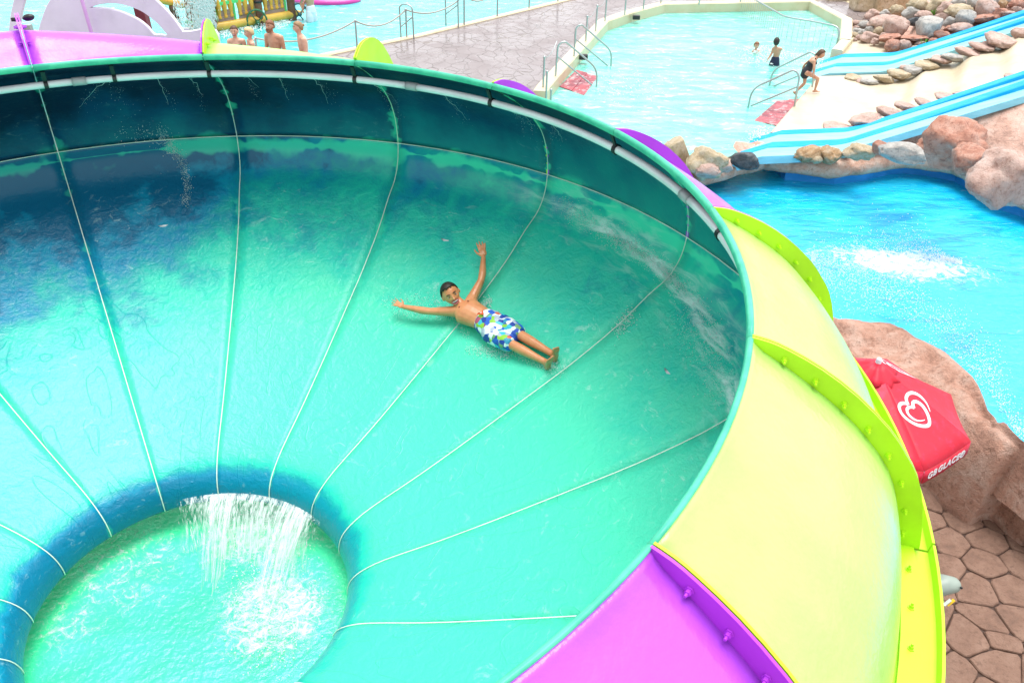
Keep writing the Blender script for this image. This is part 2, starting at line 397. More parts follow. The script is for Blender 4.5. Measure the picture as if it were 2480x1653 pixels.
for k in range(-6, 10):
    col = pcol(k)
    # upper ring: coloured outside, teal inside
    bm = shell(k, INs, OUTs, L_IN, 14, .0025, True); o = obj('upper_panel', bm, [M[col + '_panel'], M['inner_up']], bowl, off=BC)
    o['label'] = 'purple outer panel' if col == 'purple' else 'lime yellow outer panel'
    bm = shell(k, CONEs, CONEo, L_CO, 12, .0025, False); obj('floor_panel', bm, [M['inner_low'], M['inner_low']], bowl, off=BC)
    # rim trim: rolled green lip
    prof = [(3.606, .001), (3.594, .003), (3.582, -.004), (3.577, -.016), (3.577, -.040), (3.582, -.048), (3.594, -.052), (3.602, -.045)]
    bm = bmesh.new(); ring = []
    for i in range(13):
        kk = k + .003 + .994 * i / 12; ring.append([bm.verts.new(bp(kk, r, z)) for r, z in prof])
    for a, b in zip(ring[:-1], ring[1:]):
        for j in range(len(prof)): bm.faces.new((a[j], a[(j + 1) % len(prof)], b[(j + 1) % len(prof)], b[j]))
    bm.faces.new(ring[0]); bm.faces.new(ring[-1]); obj('rim_trim', bm, M['trim'], bowl, off=BC)
    # flanges on both edges of the panel
    for kk, side in ((k, 1), (k + 1, -1)):
        wide = {2: 1.25, 3: .45, 1: .9, 0: .2}.get(kk, 0)
        fl = obj('flange', flange_bm(kk, side, wide), M[col], bowl, smooth=False, off=BC)
        fl['label'] = 'purple bolted flange' if col == 'purple' else 'lime bolted flange'
        if -2 <= kk <= 8 and kk not in (2, 3, 4) or (kk == 2 and side == -1): bolts(fl, kk, side, col)
    # horizontal flange where upper ring meets the cone, with its upturned edge
    bm = bmesh.new(); ring = []
    pf = [(4.49, -1.076), (4.575, -1.076), (4.575, -1.062), (4.49, -1.058)]
    for i in range(13):
        kk = k + .004 + .992 * i / 12; ring.append([bm.verts.new(bp(kk, r, z)) for r, z in pf])
    for a, b in zip(ring[:-1], ring[1:]):
        for j in range(4): bm.faces.new((a[j], a[(j + 1) % 4], b[(j + 1) % 4], b[j]))
    bm.faces.new(ring[0]); bm.faces.new(ring[-1]); fl = obj('ring_flange', bm, M[col], bowl, smooth=False, off=BC)
    if 4 <= k <= 8:
        for i in range(7):
            kk = k + .1 + .8 * i / 6; o = bpy.data.objects.new('bolt', bolt_mesh(col)); COL.objects.link(o); o.parent = fl; o.location = bp(kk, 4.535, -1.062) - BC
    bm = bmesh.new(); ring = []
    pf = [(4.45, -1.105), (4.645, -1.105), (4.668, -1.10), (4.668, -1.03), (4.655, -1.03), (4.648, -1.088), (4.45, -1.086)]
    for i in range(13):
        kk = k + .004 + .992 * i / 12; ring.append([bm.verts.new(bp(kk, r, z)) for r, z in pf])
    for a, b in zip(ring[:-1], ring[1:]):
        for j in range(len(pf)): bm.faces.new((a[j], a[(j + 1) % len(pf)], b[(j + 1) % len(pf)], b[j]))
    bm.faces.new(ring[0]); bm.faces.new(ring[-1]); obj('edge_lip', bm, M[col], bowl, smooth=False, off=BC)
    # pale sealant in the radial joint
    bm = bmesh.new(); P = [bp(k, r - .004, z + .002) for r, z in off_prof(INs, -.0045)] + [bp(k, r, z) for r, z in off_prof(CONEs, .0015)]
    tube(bm, P, [.0035 if i < len(INs) else .005 for i in range(len(P))], 5, False); obj('joint_seal', bm, M['seal'], bowl, off=BC)
bm = bmesh.new(); P = [bp(k / 8, 4.4455, -1.072) for k in range(129)]; tube(bm, P, .005, 5, False); obj('ring_seal', bm, M['seal'], bowl, off=BC)
# spray pipe under the lip, with its clips and couplings
def kof(px, py, z):
    P = G(px, py, RIM + z); a = math.atan2(P.y - CY, P.x - CX); return ((PHI0 - a) / DA + 6) % 16 - 6
PR, PZ = 3.70, -.205
coup = sorted([kof(190, 178, -.19), kof(1012, 198, -.19), kof(1664, 472, -.19)]); coup = [coup[0] - 2.6] + coup + [coup[-1] + 2.6, coup[-1] + 5.2, coup[-1] + 7.8]
def arc(k0, k1, r, z, n): return [bp(k0 + (k1 - k0) * i / n, r, z) for i in range(n + 1)]
for a, b in zip(coup, coup[1:] + [coup[0] + 16]):
    bm = bmesh.new(); tube(bm, arc(a + .03, b - .03, PR, PZ, max(8, int((b - a) * 12))), .031, 12, False); obj('spray_pipe', bm, M['white_plastic'], bowl, off=BC)
    bm = bmesh.new(); tube(bm, arc(a - .04, a + .04, PR, PZ, 3), .038, 12, False); obj('coupling', bm, M['grey_plastic'], bowl, off=BC)
clips = [kof(*p, -.19) for p in ((107, 187), (279, 172), (513, 166), (878, 177), (1213, 236), (1507, 354), (1740, 562))]
clips += [clips[0] - 1.2, clips[0] - 2.4] + [clips[-1] + 1.15 * i for i in range(1, 7)]
for k in clips:
    bm = bmesh.new(); tube(bm, arc(k - .012, k + .012, PR, PZ, 2), .041, 12, False)
    bar(bm, bp(k, PR - .01, PZ + .02), bp(k, PR - .06, -.075), .035, .012, Vector((math.cos(azi(k)), math.sin(azi(k)), 0)))
    obj('pipe_clip', bm, M['black'], bowl, smooth=False, off=BC)
# legs under the bowl
for i in range(8):
    k = -5.5 + i * 2; bm = bmesh.new(); a, b = bp(k, 3.9, -1.75), bp(k, 3.9, 0); b.z = -.02 if b.x < 1.2 else -1.52
    tube(bm, [a, b], .09, 12, False); obj('support_column', bm, M['steel'], bowl, off=BC)

# the pool below the bowl
PW = RIM - 3.44
def plunge_mat():
    m = Mat('foamy_mint_water', (.06, .8, .55), .2, .6, .05); P = m.pos()
    c0 = G(690, 1430, PW); c1 = G(560, 1240, PW)
    X, Y, Z = m.sep(P)
    def blob(c, r):
        dx = m.math('SUBTRACT', X, c.x); dy = m.math('SUBTRACT', Y, c.y); d = m.math('SQRT', m.math('ADD', m.math('MULTIPLY', dx, dx), m.math('MULTIPLY', dy, dy)))
        return m.math('SUBTRACT', 1.0, m.step(d, r * .25, r))
    reg = m.math('MAXIMUM', m.math('MAXIMUM', blob(G(660, 1480, PW), .75), m.math('MULTIPLY', blob(G(640, 1290, PW), .8), .85)), m.math('MULTIPLY', blob(G(300, 1380, PW), .9), .62))
    reg = m.math('MAXIMUM', reg, m.math('MULTIPLY', blob(G(180, 1500, PW), .6), .55))
    n = m.noise(7, 9, .78, P, dist=1.8); v = m.vor(14, 'DISTANCE_TO_EDGE', m.noise(3, 4, .6, P, out=1) if False else m.mapping(P, (1, 1, 1)))
    lace = m.math('SUBTRACT', 1.0, m.step(v, .0, .12))
    f = m.math('ADD', m.math('MULTIPLY', n, .85), m.math('MULTIPLY', lace, .05)); f = m.math('ADD', f, m.math('MULTIPLY', reg, .26))
    f = m.step(f, .58, .82)
    c = m.mix(m.step(m.noise(2, 3, .5, P), .3, .7), (.035, .76, .32), (.06, .84, .42)); c = m.mix(m.math('MULTIPLY', f, .92), c, (.85, .93, .9))
    m.set('Base Color', c); m.set('Roughness', m.lin(f, 0, 1, .12, .6)); m.bump(m.math('ADD', m.math('MULTIPLY', f, .5), m.noise(16, 4, .6, P)), .5, .03); return m.m
PW = RIM - 3.44
bm = bmesh.new(); bmesh.ops.create_circle(bm, cap_ends=True, segments=64, radius=1.9); bmesh.ops.translate(bm, verts=bm.verts, vec=(CX, CY, PW))
o = obj('plunge_water', bm, plunge_mat(), smooth=False); tag(o, kind='structure')
bm = bmesh.new(); tube(bm, [], 0) if False else None
pr = [(1.92, PW - .02), (2.05, PW - .02), (2.05, PW + .14), (1.92, PW + .14)]; rg = []
for i in range(64):
    a = 2 * math.pi * i / 64; rg.append([bm.verts.new((CX + r * math.cos(a), CY + r * math.sin(a), z)) for r, z in pr])
for i in range(64):
    a, b = rg[i], rg[(i + 1) % 64]
    for j in range(4): bm.faces.new((a[j], a[(j + 1) % 4], b[(j + 1) % 4], b[j]))
o = obj('plunge_pool_wall', bm, M['trim'], smooth=False); tag(o, kind='structure')

# loose water: droplets and strands, real little pieces
def water_mat():
    m = Mat('white_water', (.94, .97, .97), .5); t = m.n('BsdfTranslucent'); t.inputs[0].default_value = (.94, .98, .98, 1); t2 = m.n('BsdfTransparent'); k = m.n('MixShader'); k.inputs[0].default_value = .5; m.t.links.new(t.outputs[0], k.inputs[1]); m.t.links.new(t2.outputs[0], k.inputs[2]); m.mix_shader(.5, k.outputs[0]); return m.m
M['spray'] = water_mat()
def mist_mat(f, nm):
    m = Mat(nm, (.80, .90, .92), .4, .2); m.transparent(f); return m.m
M['mist'] = mist_mat(.4, 'fine_mist')
OCT = np.array([(1, 0, 0), (-1, 0, 0), (0, 1, 0), (0, -1, 0), (0, 0, 1), (0, 0, -1)], float)
OCF = np.array([(0, 2, 4), (2, 1, 4), (1, 3, 4), (3, 0, 4), (2, 0, 5), (1, 2, 5), (3, 1, 5), (0, 3, 5)])
def drops(name, pts, sizes, m, stretch=None, kind='stuff'):
    pts = np.array(pts, float); n = len(pts); sz = np.array(sizes, float).reshape(-1, 1, 1)
    rng = np.random.default_rng(len(pts)); st = rng.uniform(.6, 1.5, (n, 1, 3))
    V = pts[:, None, :] + OCT[None] * sz * st
    if stretch is not None: V = V + np.sign(OCT[None, :, 2:3]) * np.array(stretch)[:, None, :] * (np.abs(OCT[None, :, 2:3]))
    F = OCF[None] + (np.arange(n) * 6)[:, None, None]
    me = bpy.data.meshes.new(name); me.from_pydata(V.reshape(-1, 3).tolist(), [], F.reshape(-1, 3).tolist()); me.polygons.foreach_set('use_smooth', [True] * len(me.polygons))
    o = link(name, me, [m]); return tag(o, kind=kind)
rng = np.random.default_rng(5)
pts, sz = [], []
strand_bm = bmesh.new()
def jet(a, b, n=90, spread=.035, s0=.003):
    k0 = kof(a[0], a[1], -.19); A = bp(k0, PR + .02, PZ - .03); B = bowl_hit(*b)
    for q in range(1):
        dv_ = Vector(rng.normal(0, 1, 3)) * spread * .9
        tube(strand_bm, [A.lerp(B, t) + Vector((0, 0, .10 * t * (1 - t))) + dv_ * t + Vector(rng.normal(0, .007, 3)) for t in [i / 9 * rng.uniform(.75, 1) if i == 9 else i / 9 for i in range(10)]], [.0028 - .0022 * i / 9 for i in range(10)], 4, False)
    for i in range(n):
        t = rng.random() ** .55; P = A.lerp(B, t) + Vector((0, 0, .10 * t * (1 - t))) + Vector(rng.normal(0, 1, 3)) * spread * (.15 + t * t); pts.append(P); sz.append(s0 * rng.uniform(.3, 1.0))
J1 = lambda x, y: (x * .34, y * .34)
J2 = lambda x, y: (700 + x * .2975, y * .2975)
for a, b in (((1110, 530), (1240, 755)), ((1340, 530), (1470, 775)), ((1705, 530), (1850, 700)), ((1960, 530), (2060, 690)), ((740, 540), (600, 800)), ((760, 545), (900, 700))): jet(J1(*a), J1(*b), 55 if a[0] > 1000 else 90, .035 if a[0] > 1000 else .11)
for a, b in (((170, 615), (370, 815)), ((670, 645), (910, 950)), ((1240, 720), (1470, 1000)), ((1780, 850), (2000, 1080)), ((2100, 960), (2200, 1150))): jet(J2(*a), J2(*b), 90, .05)
for i in range(60):
    t = rng.random(); P = bowl_hit(*J2(470 + 320 * t, 840 + 55 * t + rng.normal(0, 5)), .01); pts.append(P); sz.append(.004)
drops('water_jets', pts, sz, M['spray']); tag(obj('water_strands', strand_bm, M['spray']), kind='stuff')
# running foam: leading edge of the sheet on the back wall, the foam streak round the right side
pts, sz = [], []
def along(P, n, spread, s0, lift=.008):
    P = [np.array(p, float) for p in P]; L = np.array([0] + [np.linalg.norm(b - a) for a, b in zip(P[:-1], P[1:])]).cumsum()
    for i in range(n):
        u = rng.random() * L[-1]; j = min(len(P) - 2, int(np.searchsorted(L, u)) - 1) if u > 0 else 0; j = max(j, 0)
        q = P[j] + (P[j + 1] - P[j]) * ((u - L[j]) / (L[j + 1] - L[j])); q = q + rng.normal(0, 1, 2) * spread
        pts.append(bowl_hit(float(q[0]), float(q[1]), lift + abs(rng.normal(0, .012)))); sz.append(s0 * rng.uniform(.4, 1.6))
D = lambda *a: [(x * 1.0544, y * 1.0544) for x, y in a]
along(D((365, 295), (392, 335), (420, 375), (432, 420), (425, 470)), 900, 6, .0032)
along(D((270, 295), (350, 300), (385, 330), (400, 360)), 400, 16, .004)
along(D((1290, 470), (1380, 525), (1470, 580), (1545, 640), (1620, 730), (1660, 820)), 2600, 14, .0028)
along(D((1400, 540), (1500, 600), (1570, 670)), 1200, 7, .0032)
along(D((1560, 720), (1640, 850), (1660, 920)), 900, 24, .0026)
along(D((1420, 760), (1450, 720)), 300, 10, .004)
along(D((880, 690), (960, 690), (1010, 700)), 260, 9, .003)
along(D((1080, 800), (1130, 808), (1180, 812)), 700, 8, .003); along(D((900, 715), (980, 722), (1040, 728), (1075, 770)), 500, 6, .0026, .012); along(D((1180, 812), (1240, 835), (1270, 850)), 400, 5, .0026, .012)
along(D((1250, 838), (1290, 850), (1262, 820)), 160, 7, .003, .02)
along(D((1005, 660), (1000, 690), (1030, 715)), 130, 9, .003, .02)
along(D((1110, 700), (1125, 690)), 160, 7, .004, .02)
drops('running_foam', pts, sz, M['spray'])
# water falling over the far lip into the pool
st_p, st_s, st_d = [], [], []
for i in range(900):
    c = rng.choice([0, 1, 2, 3], p=[.26, .24, .34, .16]); px = {0: rng.normal(545, 22), 1: rng.normal(722, 20), 2: rng.uniform(500, 760), 3: rng.uniform(430, 560)}[c]
    py = np.interp(px, [390, 555, 681, 765], [1234, 1210, 1224, 1276]) ; P0 = G(px, py, RIM - 3.16)
    a = math.atan2(P0.y - CY, P0.x - CX); k = (PHI0 - a) / DA; A = bp(k, 1.165, -3.13)
    inw = Vector((CX - A.x, CY - A.y, 0)).normalized(); f = rng.uniform(.05, .50) if c != 2 else rng.uniform(.02, .45); q = rng.random()
    P = A + inw * (f * q) + Vector((0, 0, -.28 * q * q)) + Vector(rng.normal(0, .012, 3))
    st_p.append(P); st_s.append(rng.uniform(.0015, .0042)); st_d.append((inw * f * .06 + Vector((0, 0, -.045 * q - .008))) * rng.uniform(.5, 1.4))
def curtain_mat():
    m = Mat('falling_water', (.90, .97, .95), .35, .2); U, V, _ = m.sep(m.tc('UV')); cc = m.n('CombineXYZ'); m.put(cc.inputs[0], m.math('MULTIPLY', U, 46.0)); m.put(cc.inputs[1], m.math('MULTIPLY', V, 3.2)); m.put(cc.inputs[2], 2.0)
    n = m.noise(1, 5, .72, cc.outputs[0], dist=.5); c2 = m.n('CombineXYZ'); m.put(c2.inputs[0], m.math('MULTIPLY', U, 7.0)); m.put(c2.inputs[1], m.math('MULTIPLY', V, .6)); n2 = m.noise(1, 3, .6, c2.outputs[0])
    a = m.step(m.math('ADD', m.math('MULTIPLY', n, .7), m.math('MULTIPLY', n2, .45)), .50, .70); a = m.math('MULTIPLY', a, m.step(U, 0, .10)); a = m.math('MULTIPLY', a, m.math('SUBTRACT', 1.0, m.step(U, .9, 1)))
    m.transparent(m.math('MULTIPLY', a, .6)); return m.m
M['curtain'] = curtain_mat()
def curtain(px0, px1, throw, drop, seed):
    bm = bmesh.new(); uvl = bm.loops.layers.uv.new('UVMap'); uvd = {}; g = []; ks = []
    for px in (px0, px1):
        P0 = G(px, float(np.interp(px, [390, 555, 681, 765], [1234, 1210, 1224, 1276])), RIM - 3.16); ks.append((PHI0 - math.atan2(P0.y - CY, P0.x - CX)) / DA)
    for i in range(61):
        u = i / 60; k = ks[0] + (ks[1] - ks[0]) * u; row = []; th = throw * (1 + .30 * mn.noise(Vector((u * 7, seed, 0))) + .12 * mn.noise(Vector((u * 25, seed, 3))))
        for j in range(11):
            v = j / 10; r = 1.166 - th * v; z = -3.115 - drop * v ** 1.8; o_ = bp(k, 1.166, z); q = bm.verts.new(o_ + (Vector((CX - o_.x, CY - o_.y, 0)).normalized() * .45 + Vector((.06, -.75, 0))).normalized() * th * v); uvd[q] = (u, v); row.append(q)
        g.append(row)
    for a, b in zip(g[:-1], g[1:]):
        for j in range(10): bm.faces.new((a[j], a[j + 1], b[j + 1], b[j]))
    bmesh.ops.recalc_face_normals(bm, faces=bm.faces)
    for f in bm.faces:
        for l in f.loops: l[uvl].uv = uvd[l.vert]
    me = bm_mesh(bm, 'water_curtain', True, False); return tag(link('water_curtain', me, [M['curtain']]), kind='stuff')
curtain(425, 790, .30, .30, 1); curtain(510, 575, .70, .325, 5); curtain(672, 748, .78, .325, 9); curtain(480, 760, .46, .325, 13)
drops('falling_water', st_p, st_s, M['spray'], [tuple(d) for d in st_d])
pts, sz = [], []
for i in range(1500):
    px, py = (rng.normal(655, 50), rng.normal(1475, 75)) if i % 3 else (rng.normal(640, 70), rng.normal(1260, 30))
    P = G(px, py, PW); 
    if math.hypot(P.x - CX, P.y - CY) > 1.2: continue
    P.z += abs(rng.normal(0, .05)); pts.append(P); sz.append(rng.uniform(.003, .008))
drops('splash_foam', pts, sz, M['spray'])
# ------------------------------------------------------------------ ground, deck, pools
def c3(x, y): return (1300 + x * .34, y * .34)
def c4(x, y): return (1700 + x * .33163, y * .33163)
def c4a(x, y): return (2060 + x * .1785, y * .1785)
def rock_mat(name, base, dark, light, sc=1.0, bump=.6):
    m = Mat(name, base, .8); oc = m.tc('Object'); ob = m.n('ObjectInfo').outputs['Random']
    v = m.n('VectorMath'); v.operation = 'ADD'; m.put(v.inputs[0], oc); cc = m.n('CombineXYZ')
    for i in range(3): m.put(cc.inputs[i], m.math('MULTIPLY', ob, 37.0 + 11 * i))
    m.put(v.inputs[1], cc.outputs[0]); P = v.outputs[0]
    n1 = m.noise(2.2 * sc, 6, .65, P, dist=.4); n2 = m.noise(9 * sc, 6, .7, P); n3 = m.noise(40 * sc, 3, .6, P)
    c = m.ramp(n1, [(.25, dark), (.45, base), (.72, light)]); c = m.mix(m.step(n2, .52, .68, 0, .75), c, dark); c = m.mix(m.step(n2, .24, .42, .55, 0), c, light)
    c = m.mix(m.step(m.vor(3.1 * sc, 'DISTANCE_TO_EDGE', m.noise(2 * sc, 3, .6, P, out=1) if False else P), 0, .03, .35, 0), c, dark)
    c = m.mix(m.step(n3, .6, .75, 0, .35), c, tuple(x * .35 for x in base))
    m.set('Base Color', c); m.set('Roughness', m.lin(n2, .3, .7, .55, .9)); m.bump(m.math('ADD', m.math('MULTIPLY', n2, 1.0), m.math('MULTIPLY', n3, .4)), bump, .08, False); return m.m
M['hill'] = rock_mat('pink_sprayed_rock', (.56, .33, .25), (.30, .17, .13), (.68, .50, .42), .8)
M['coping'] = rock_mat('terracotta_coping', (.60, .34, .24), (.36, .19, .13), (.72, .56, .46), 1.6)
M['wallrock'] = rock_mat('sculpted_terracotta_rock', (.54, .29, .205), (.29, .15, .105), (.66, .47, .38), 1.4, .9)
M['rk_pink'] = rock_mat('pink_boulder', (.52, .35, .29), (.30, .18, .14), (.64, .50, .44))
M['rk_red'] = rock_mat('red_boulder', (.48, .22, .15), (.24, .10, .07), (.60, .38, .30))
M['rk_grey'] = rock_mat('grey_boulder', (.42, .40, .37), (.20, .19, .18), (.58, .56, .52))
M['rk_tan'] = rock_mat('tan_boulder', (.48, .38, .24), (.26, .19, .11), (.62, .54, .42))
M['rk_dark'] = rock_mat('slate_boulder', (.07, .08, .09), (.03, .035, .04), (.16, .17, .18))
M['rk_orange'] = rock_mat('ochre_boulder', (.44, .27, .13), (.2, .10, .05), (.62, .50, .36))
def pool_mat(name, c0, c1, hi, sc, opq=.8, foam=0.0):
    m = Mat(name, c0, .1, .4, .04); P = m.pos()
    wv = m.noise(1, 5, .65, m.mapping(P, (sc * .55, sc * 1.5, 1), rot=(0, 0, .25)), dist=1.2); wv2 = m.noise(1, 4, .6, m.mapping(P, (sc * 2.2, sc * 3.4, 1), rot=(0, 0, -.3)), dist=.8)
    c = m.mix(m.step(wv, .38, .62), c0, c1); c = m.mix(m.step(m.math('ADD', m.math('MULTIPLY', wv2, .7), m.math('MULTIPLY', wv, .3)), .54, .66), c, hi)  # hi: white sky glints painted along the ripples
    m.set('Base Color', c); m.set('Roughness', .12); m.bump(m.math('ADD', wv, m.math('MULTIPLY', wv2, .45)), .5, .10); m.transparent(opq); return m
M['pool'] = pool_mat('right_pool_water', (.13, .69, .58), (.30, .81, .72), (.74, .88, .87), 1.5, .80).m
M['pool_l'] = pool_mat('left_pool_water', (.035, .62, .62), (.09, .74, .74), (.55, .88, .88), 1.3, .88).m
def deck_mat():
    m = Mat('wet_stamped_concrete', (.2, .17, .16), .3); P = m.pos(); v = m.vor(2.9, 'DISTANCE_TO_EDGE', m.mapping(P, (1, .8, 1)))
    ln = m.math('SUBTRACT', 1.0, m.step(v, 0, .045)); wet = m.step(m.noise(.5, 5, .6, P, dist=.5), .40, .58)
    c = m.mix(m.noise(1.4, 5, .65, P), (.15, .11, .11), (.30, .265, .265)); c = m.mix(m.math('MULTIPLY', m.math('MULTIPLY', ln, .6), m.step(m.noise(.9, 3, .6, P), .35, .6)), c, (.08, .06, .055))
    m.set('Base Color', c); m.set('Roughness', m.lin(wet, 0, 1, .42, .12)); m.set('Specular IOR Level', .6)
    m.bump(m.math('SUBTRACT', m.math('MULTIPLY', m.noise(6, 4, .6, P), .35), ln), .55, .02); return m.m
M['deck'] = deck_mat()
def cream_mat(name, c=(.80, .72, .54)):
    m = Mat(name, c, .45, .2, .2); P = m.pos(); n = m.noise(1.3, 5, .65, P); n2 = m.noise(7, 5, .7, P)
    cc = m.mix(m.step(n, .4, .7), c, tuple(x * y for x, y in zip(c, (.93, .88, .78)))); cc = m.mix(m.step(n2, .6, .8, 0, .3), cc, (.5, .44, .32))
    m.set('Base Color', cc); m.bump(n2, .12, .01); return m.m
M['cream'] = cream_mat('cream_paint', (.66, .58, .40)); M['cream2'] = cream_mat('cream_terrace', (.58, .51, .38))
M['ground'] = Mat('bare_ground', (.3, .25, .2), .9).m
def slide_mat(name, c, wetv):
    m = Mat(name, c, .5, .0, .1, .12); P = m.pos(); n = m.noise(1, 4, .6, m.mapping(P, (1.2, 7, 7), rot=(0, 0, .12)))
    m.set('Base Color', m.mix(m.step(n, .4, .7), c, tuple(min(1, x * 1.15 + .02) for x in c))); m.bump(n, .25, .02); return m.m
M['bed'] = slide_mat('pale_blue_slide', (.26, .60, .70), 1); M['divider'] = slide_mat('bright_blue_divider', (.008, .33, .64), 0)
M['poolblue'] = slide_mat('blue_pool_paint', (.02, .27, .68), 0)

sheet('ground', [(-300, -60, -3), (300, -60, -3), (300, 700, -3), (-300, 700, -3)], M['ground'])
# pool outlines on the deck level
e3, e2 = G(1866, 318), G(1985, 179); ed = (e2 - e3).normalized()           # right edge of the right pool
kb = [G(*c3(20, 690)), G(*c3(45, 650)), G(*c3(100, 585)), G(*c3(290, 375)), G(*c3(470, 178)), G(*c3(640, 118)), G(*c3(890, 52)), G(*c3(1400, 42)), G(*c3(1950, 34)), G(*c3(2205, 165))]
cor = e3 + ed * 8.6
right_poly = [kb[0] + Vector((-1.2, -3, 0))] + kb + [cor, e3 - ed * .3] + [G(x, y, -.28) + Vector((0, .32, 0)) for x, y in ((1780, 405), (1686, 428), (1600, 455))] + [Vector((1.2, 14.0, 0))]
def zed(P, z): return [Vector((p.x, p.y, z)) for p in P]
lp = [G(500, 205), G(700, 153), G(1010, 89), G(1370, 2), G(1370, 2) + (G(1370, 2) - G(1010, 89)) * 2.5]
ld = (G(1370, 2) - G(700, 153)).normalized()
# deck slab between the two pools (right pool is cut out of it)
dk = [Vector((-14, -2, 0)), Vector((1.9, -2, 0)), Vector((1.9, 12.5, 0)), kb[0] + Vector((-1.2, -3, 0))] + kb[:9] + [G(1975, 12), Vector((11, 60, 0)), Vector((40, 60, 0))]
left_line = [Vector((lp[0].x - ld.x * 9, lp[0].y - ld.y * 9, 0)), lp[1], lp[3], lp[4]]
dk = dk[:-1] + [Vector((30, 75, 0))] + left_line[::-1] + [Vector((-14, 5, 0))]
sheet('deck', dk, M['deck'], thick=.9)
sheet('pool_water', zed(right_poly, -.16), M['pool']); 
M['poolfloor'] = cream_mat('pale_turquoise_pool_floor', (.35, .78, .72))
sheet('pool_floor', zed(right_poly, -.55), M['poolfloor'])
lw = [left_line[0] + Vector((0, 0, 0)), left_line[1], left_line[2], left_line[3], Vector((-40, 80, 0)), Vector((-45, 8, 0))]
sheet('lagoon_water', zed(lw, -.17), M['pool_l']); sheet('lagoon_floor', zed([p + Vector((0, 0, 0)) for p in lw], -.7), M['poolfloor'])
# terrain
K1, K2 = G(2061.6, 315), G(2167.6, 132.7); kd = (K2 - K1).normalized(); ud = Vector((.986, .166, 0)); SL = math.tan(R(15.5))
def tk(x, y):                                  # distance past the kink line along the slides
    q = Vector((x - K1.x, y - K1.y, 0)); return (q.x * kd.y - q.y * kd.x) / (ud.x * kd.y - ud.y * kd.x)
def lat(x, y):                                 # distance across: 0 at the near slide's back edge, growing away
    t = tk(x, y); q = Vector((x, y, 0)) - K1 - ud * t; return q.dot(kd)
LAT2 = (K2 - K1).length
def hgt(x, y):
    t = tk(x, y); l = lat(x, y); h = max(0, t) * SL
    if l > LAT2: h += max(0, l - LAT2 - .15) * .32 * smooth01(-1.6, .6, t)
    if l < -1.8: h = max(0, t) * SL * .95 + (-1.8 - l) * .10 * smooth01(-.5, 2.5, t)
    return h
def T(px, py, lift=0.0):
    d = ray(px, py); t = 8.0
    for i in range(3000):
        t += .012; P = CAM + d * t
        if P.z <= hgt(P.x, P.y) + lift: return P
    return P
def grid_mesh(name, f, nu, nv, m, **kw):
    bm = bmesh.new(); g = [[bm.verts.new(f(i / nu, j / nv)) for j in range(nv + 1)] for i in range(nu + 1)]
    for i in range(nu):
        for j in range(nv): bm.faces.new((g[i][j], g[i + 1][j], g[i + 1][j + 1], g[i][j + 1]))
    bmesh.ops.recalc_face_normals(bm, faces=bm.faces)
    if sum(f_.normal.z for f_ in bm.faces) < 0: bmesh.ops.reverse_faces(bm, faces=bm.faces)
    me = bm_mesh(bm, name, True, False); return link(name, me, [m], kw.get('parent'))
def st(t, l, dz=0.0):                          # slide coordinates -> world
    P = K1 + ud * t + kd * l; P.z = max(0, t) * SL + dz; return P
# pool edge line in slide coordinates
def tpool(l):
    A = K1 + kd * l; n = Vector((ed.y, -ed.x, 0)); return (e3 - A).dot(n) / ud.dot(n)
def bank(u, v):
    t = -3.5 + 20 * u; l = -1.0 + 21 * v; t = max(t, tpool(l) + .35); P = st(t, l)
    z = hgt(P.x, P.y) - .10 + .22 * (mn.noise(Vector((P.x * .7, P.y * .7, 3))) + .5 * mn.noise(Vector((P.x * 2.1, P.y * 2.1, 9))))
    if -2.5 < l < LAT2 + .1: z -= .40
    if l > LAT2 + .1 and t < .2: z = min(z, -.15)
    if l < -2.3: z -= .25 * smooth01(2.0, 0, t)
    return Vector((P.x, P.y, z))
o = grid_mesh('hillside', bank, 90, 110, M['hill']); tag(o, kind='structure')
# the slides: two lanes each between raised bright dividers
def slide(name, label, l0, widths, group):
    th = thing(name, label, 'water slide', st(0, l0), group)
    t0 = tpool(l0); T_ = [t0 - .35, t0 + .3] + [-1.2, -.6, -.2, -.1, 0, .1, .2, 1, 2, 4, 7, 11, 16]
    T_ = sorted(x for x in T_ if x >= t0 - .4)
    def z(t): return (max(0, t) * SL if abs(t) > .2 else SL * (t + .2) ** 2 / .8) - (.17 if t < t0 else 0) * 1.0
    def wall(t): return .05 + .12 * smooth01(.2, 5, t)
    def strip(nm, m, prof):
        bm = bmesh.new(); rg = []
        for t in T_:
            row = []
            for l, dz in prof:
                tt = t + (tpool(l) - t0) * smooth01(-.3, t0, t) if t < -.3 else t
                P = st(0, l) + ud * tt; P.z = z(t) + (dz if dz < .045 or nm != 'divider' else dz - .05 + wall(t)); row.append(bm.verts.new(P))
            rg.append(row)
        n = len(prof)
        for a, b in zip(rg[:-1], rg[1:]):
            for j in range(n): bm.faces.new((a[j], a[(j + 1) % n], b[(j + 1) % n], b[j]))
        bm.faces.new(rg[0]); bm.faces.new(rg[-1]); return obj(nm, bm, m, th, smooth=False, off=th.location)
    l = l0
    for kind, wd in widths:
        if kind == 'd': strip('divider', M['divider'], [(l, -.1), (l, .05), (l - .03, .07), (l - wd + .03, .07), (l - wd, .05), (l - wd, -.1)])
        else: strip('slide_lane', M['bed'], [(l, -.1), (l, .06), (l - wd * .25, .015), (l - wd * .75, .015), (l - wd, .06), (l - wd, -.1)])
        l -= wd
    return th
slide('double_slide', 'pale blue double water slide running down behind the cream steps', LAT2, [('d', .44), ('l', .66), ('d', .40), ('l', .70)], 'double water slides into the pool')
slide('double_slide', 'pale blue double water slide in front of the cream steps by the boulders', 0.0, [('d', .34), ('l', .50), ('d', .40), ('l', .54)], 'double water slides into the pool')
LT0, LT1 = .03, LAT2 - 2.25
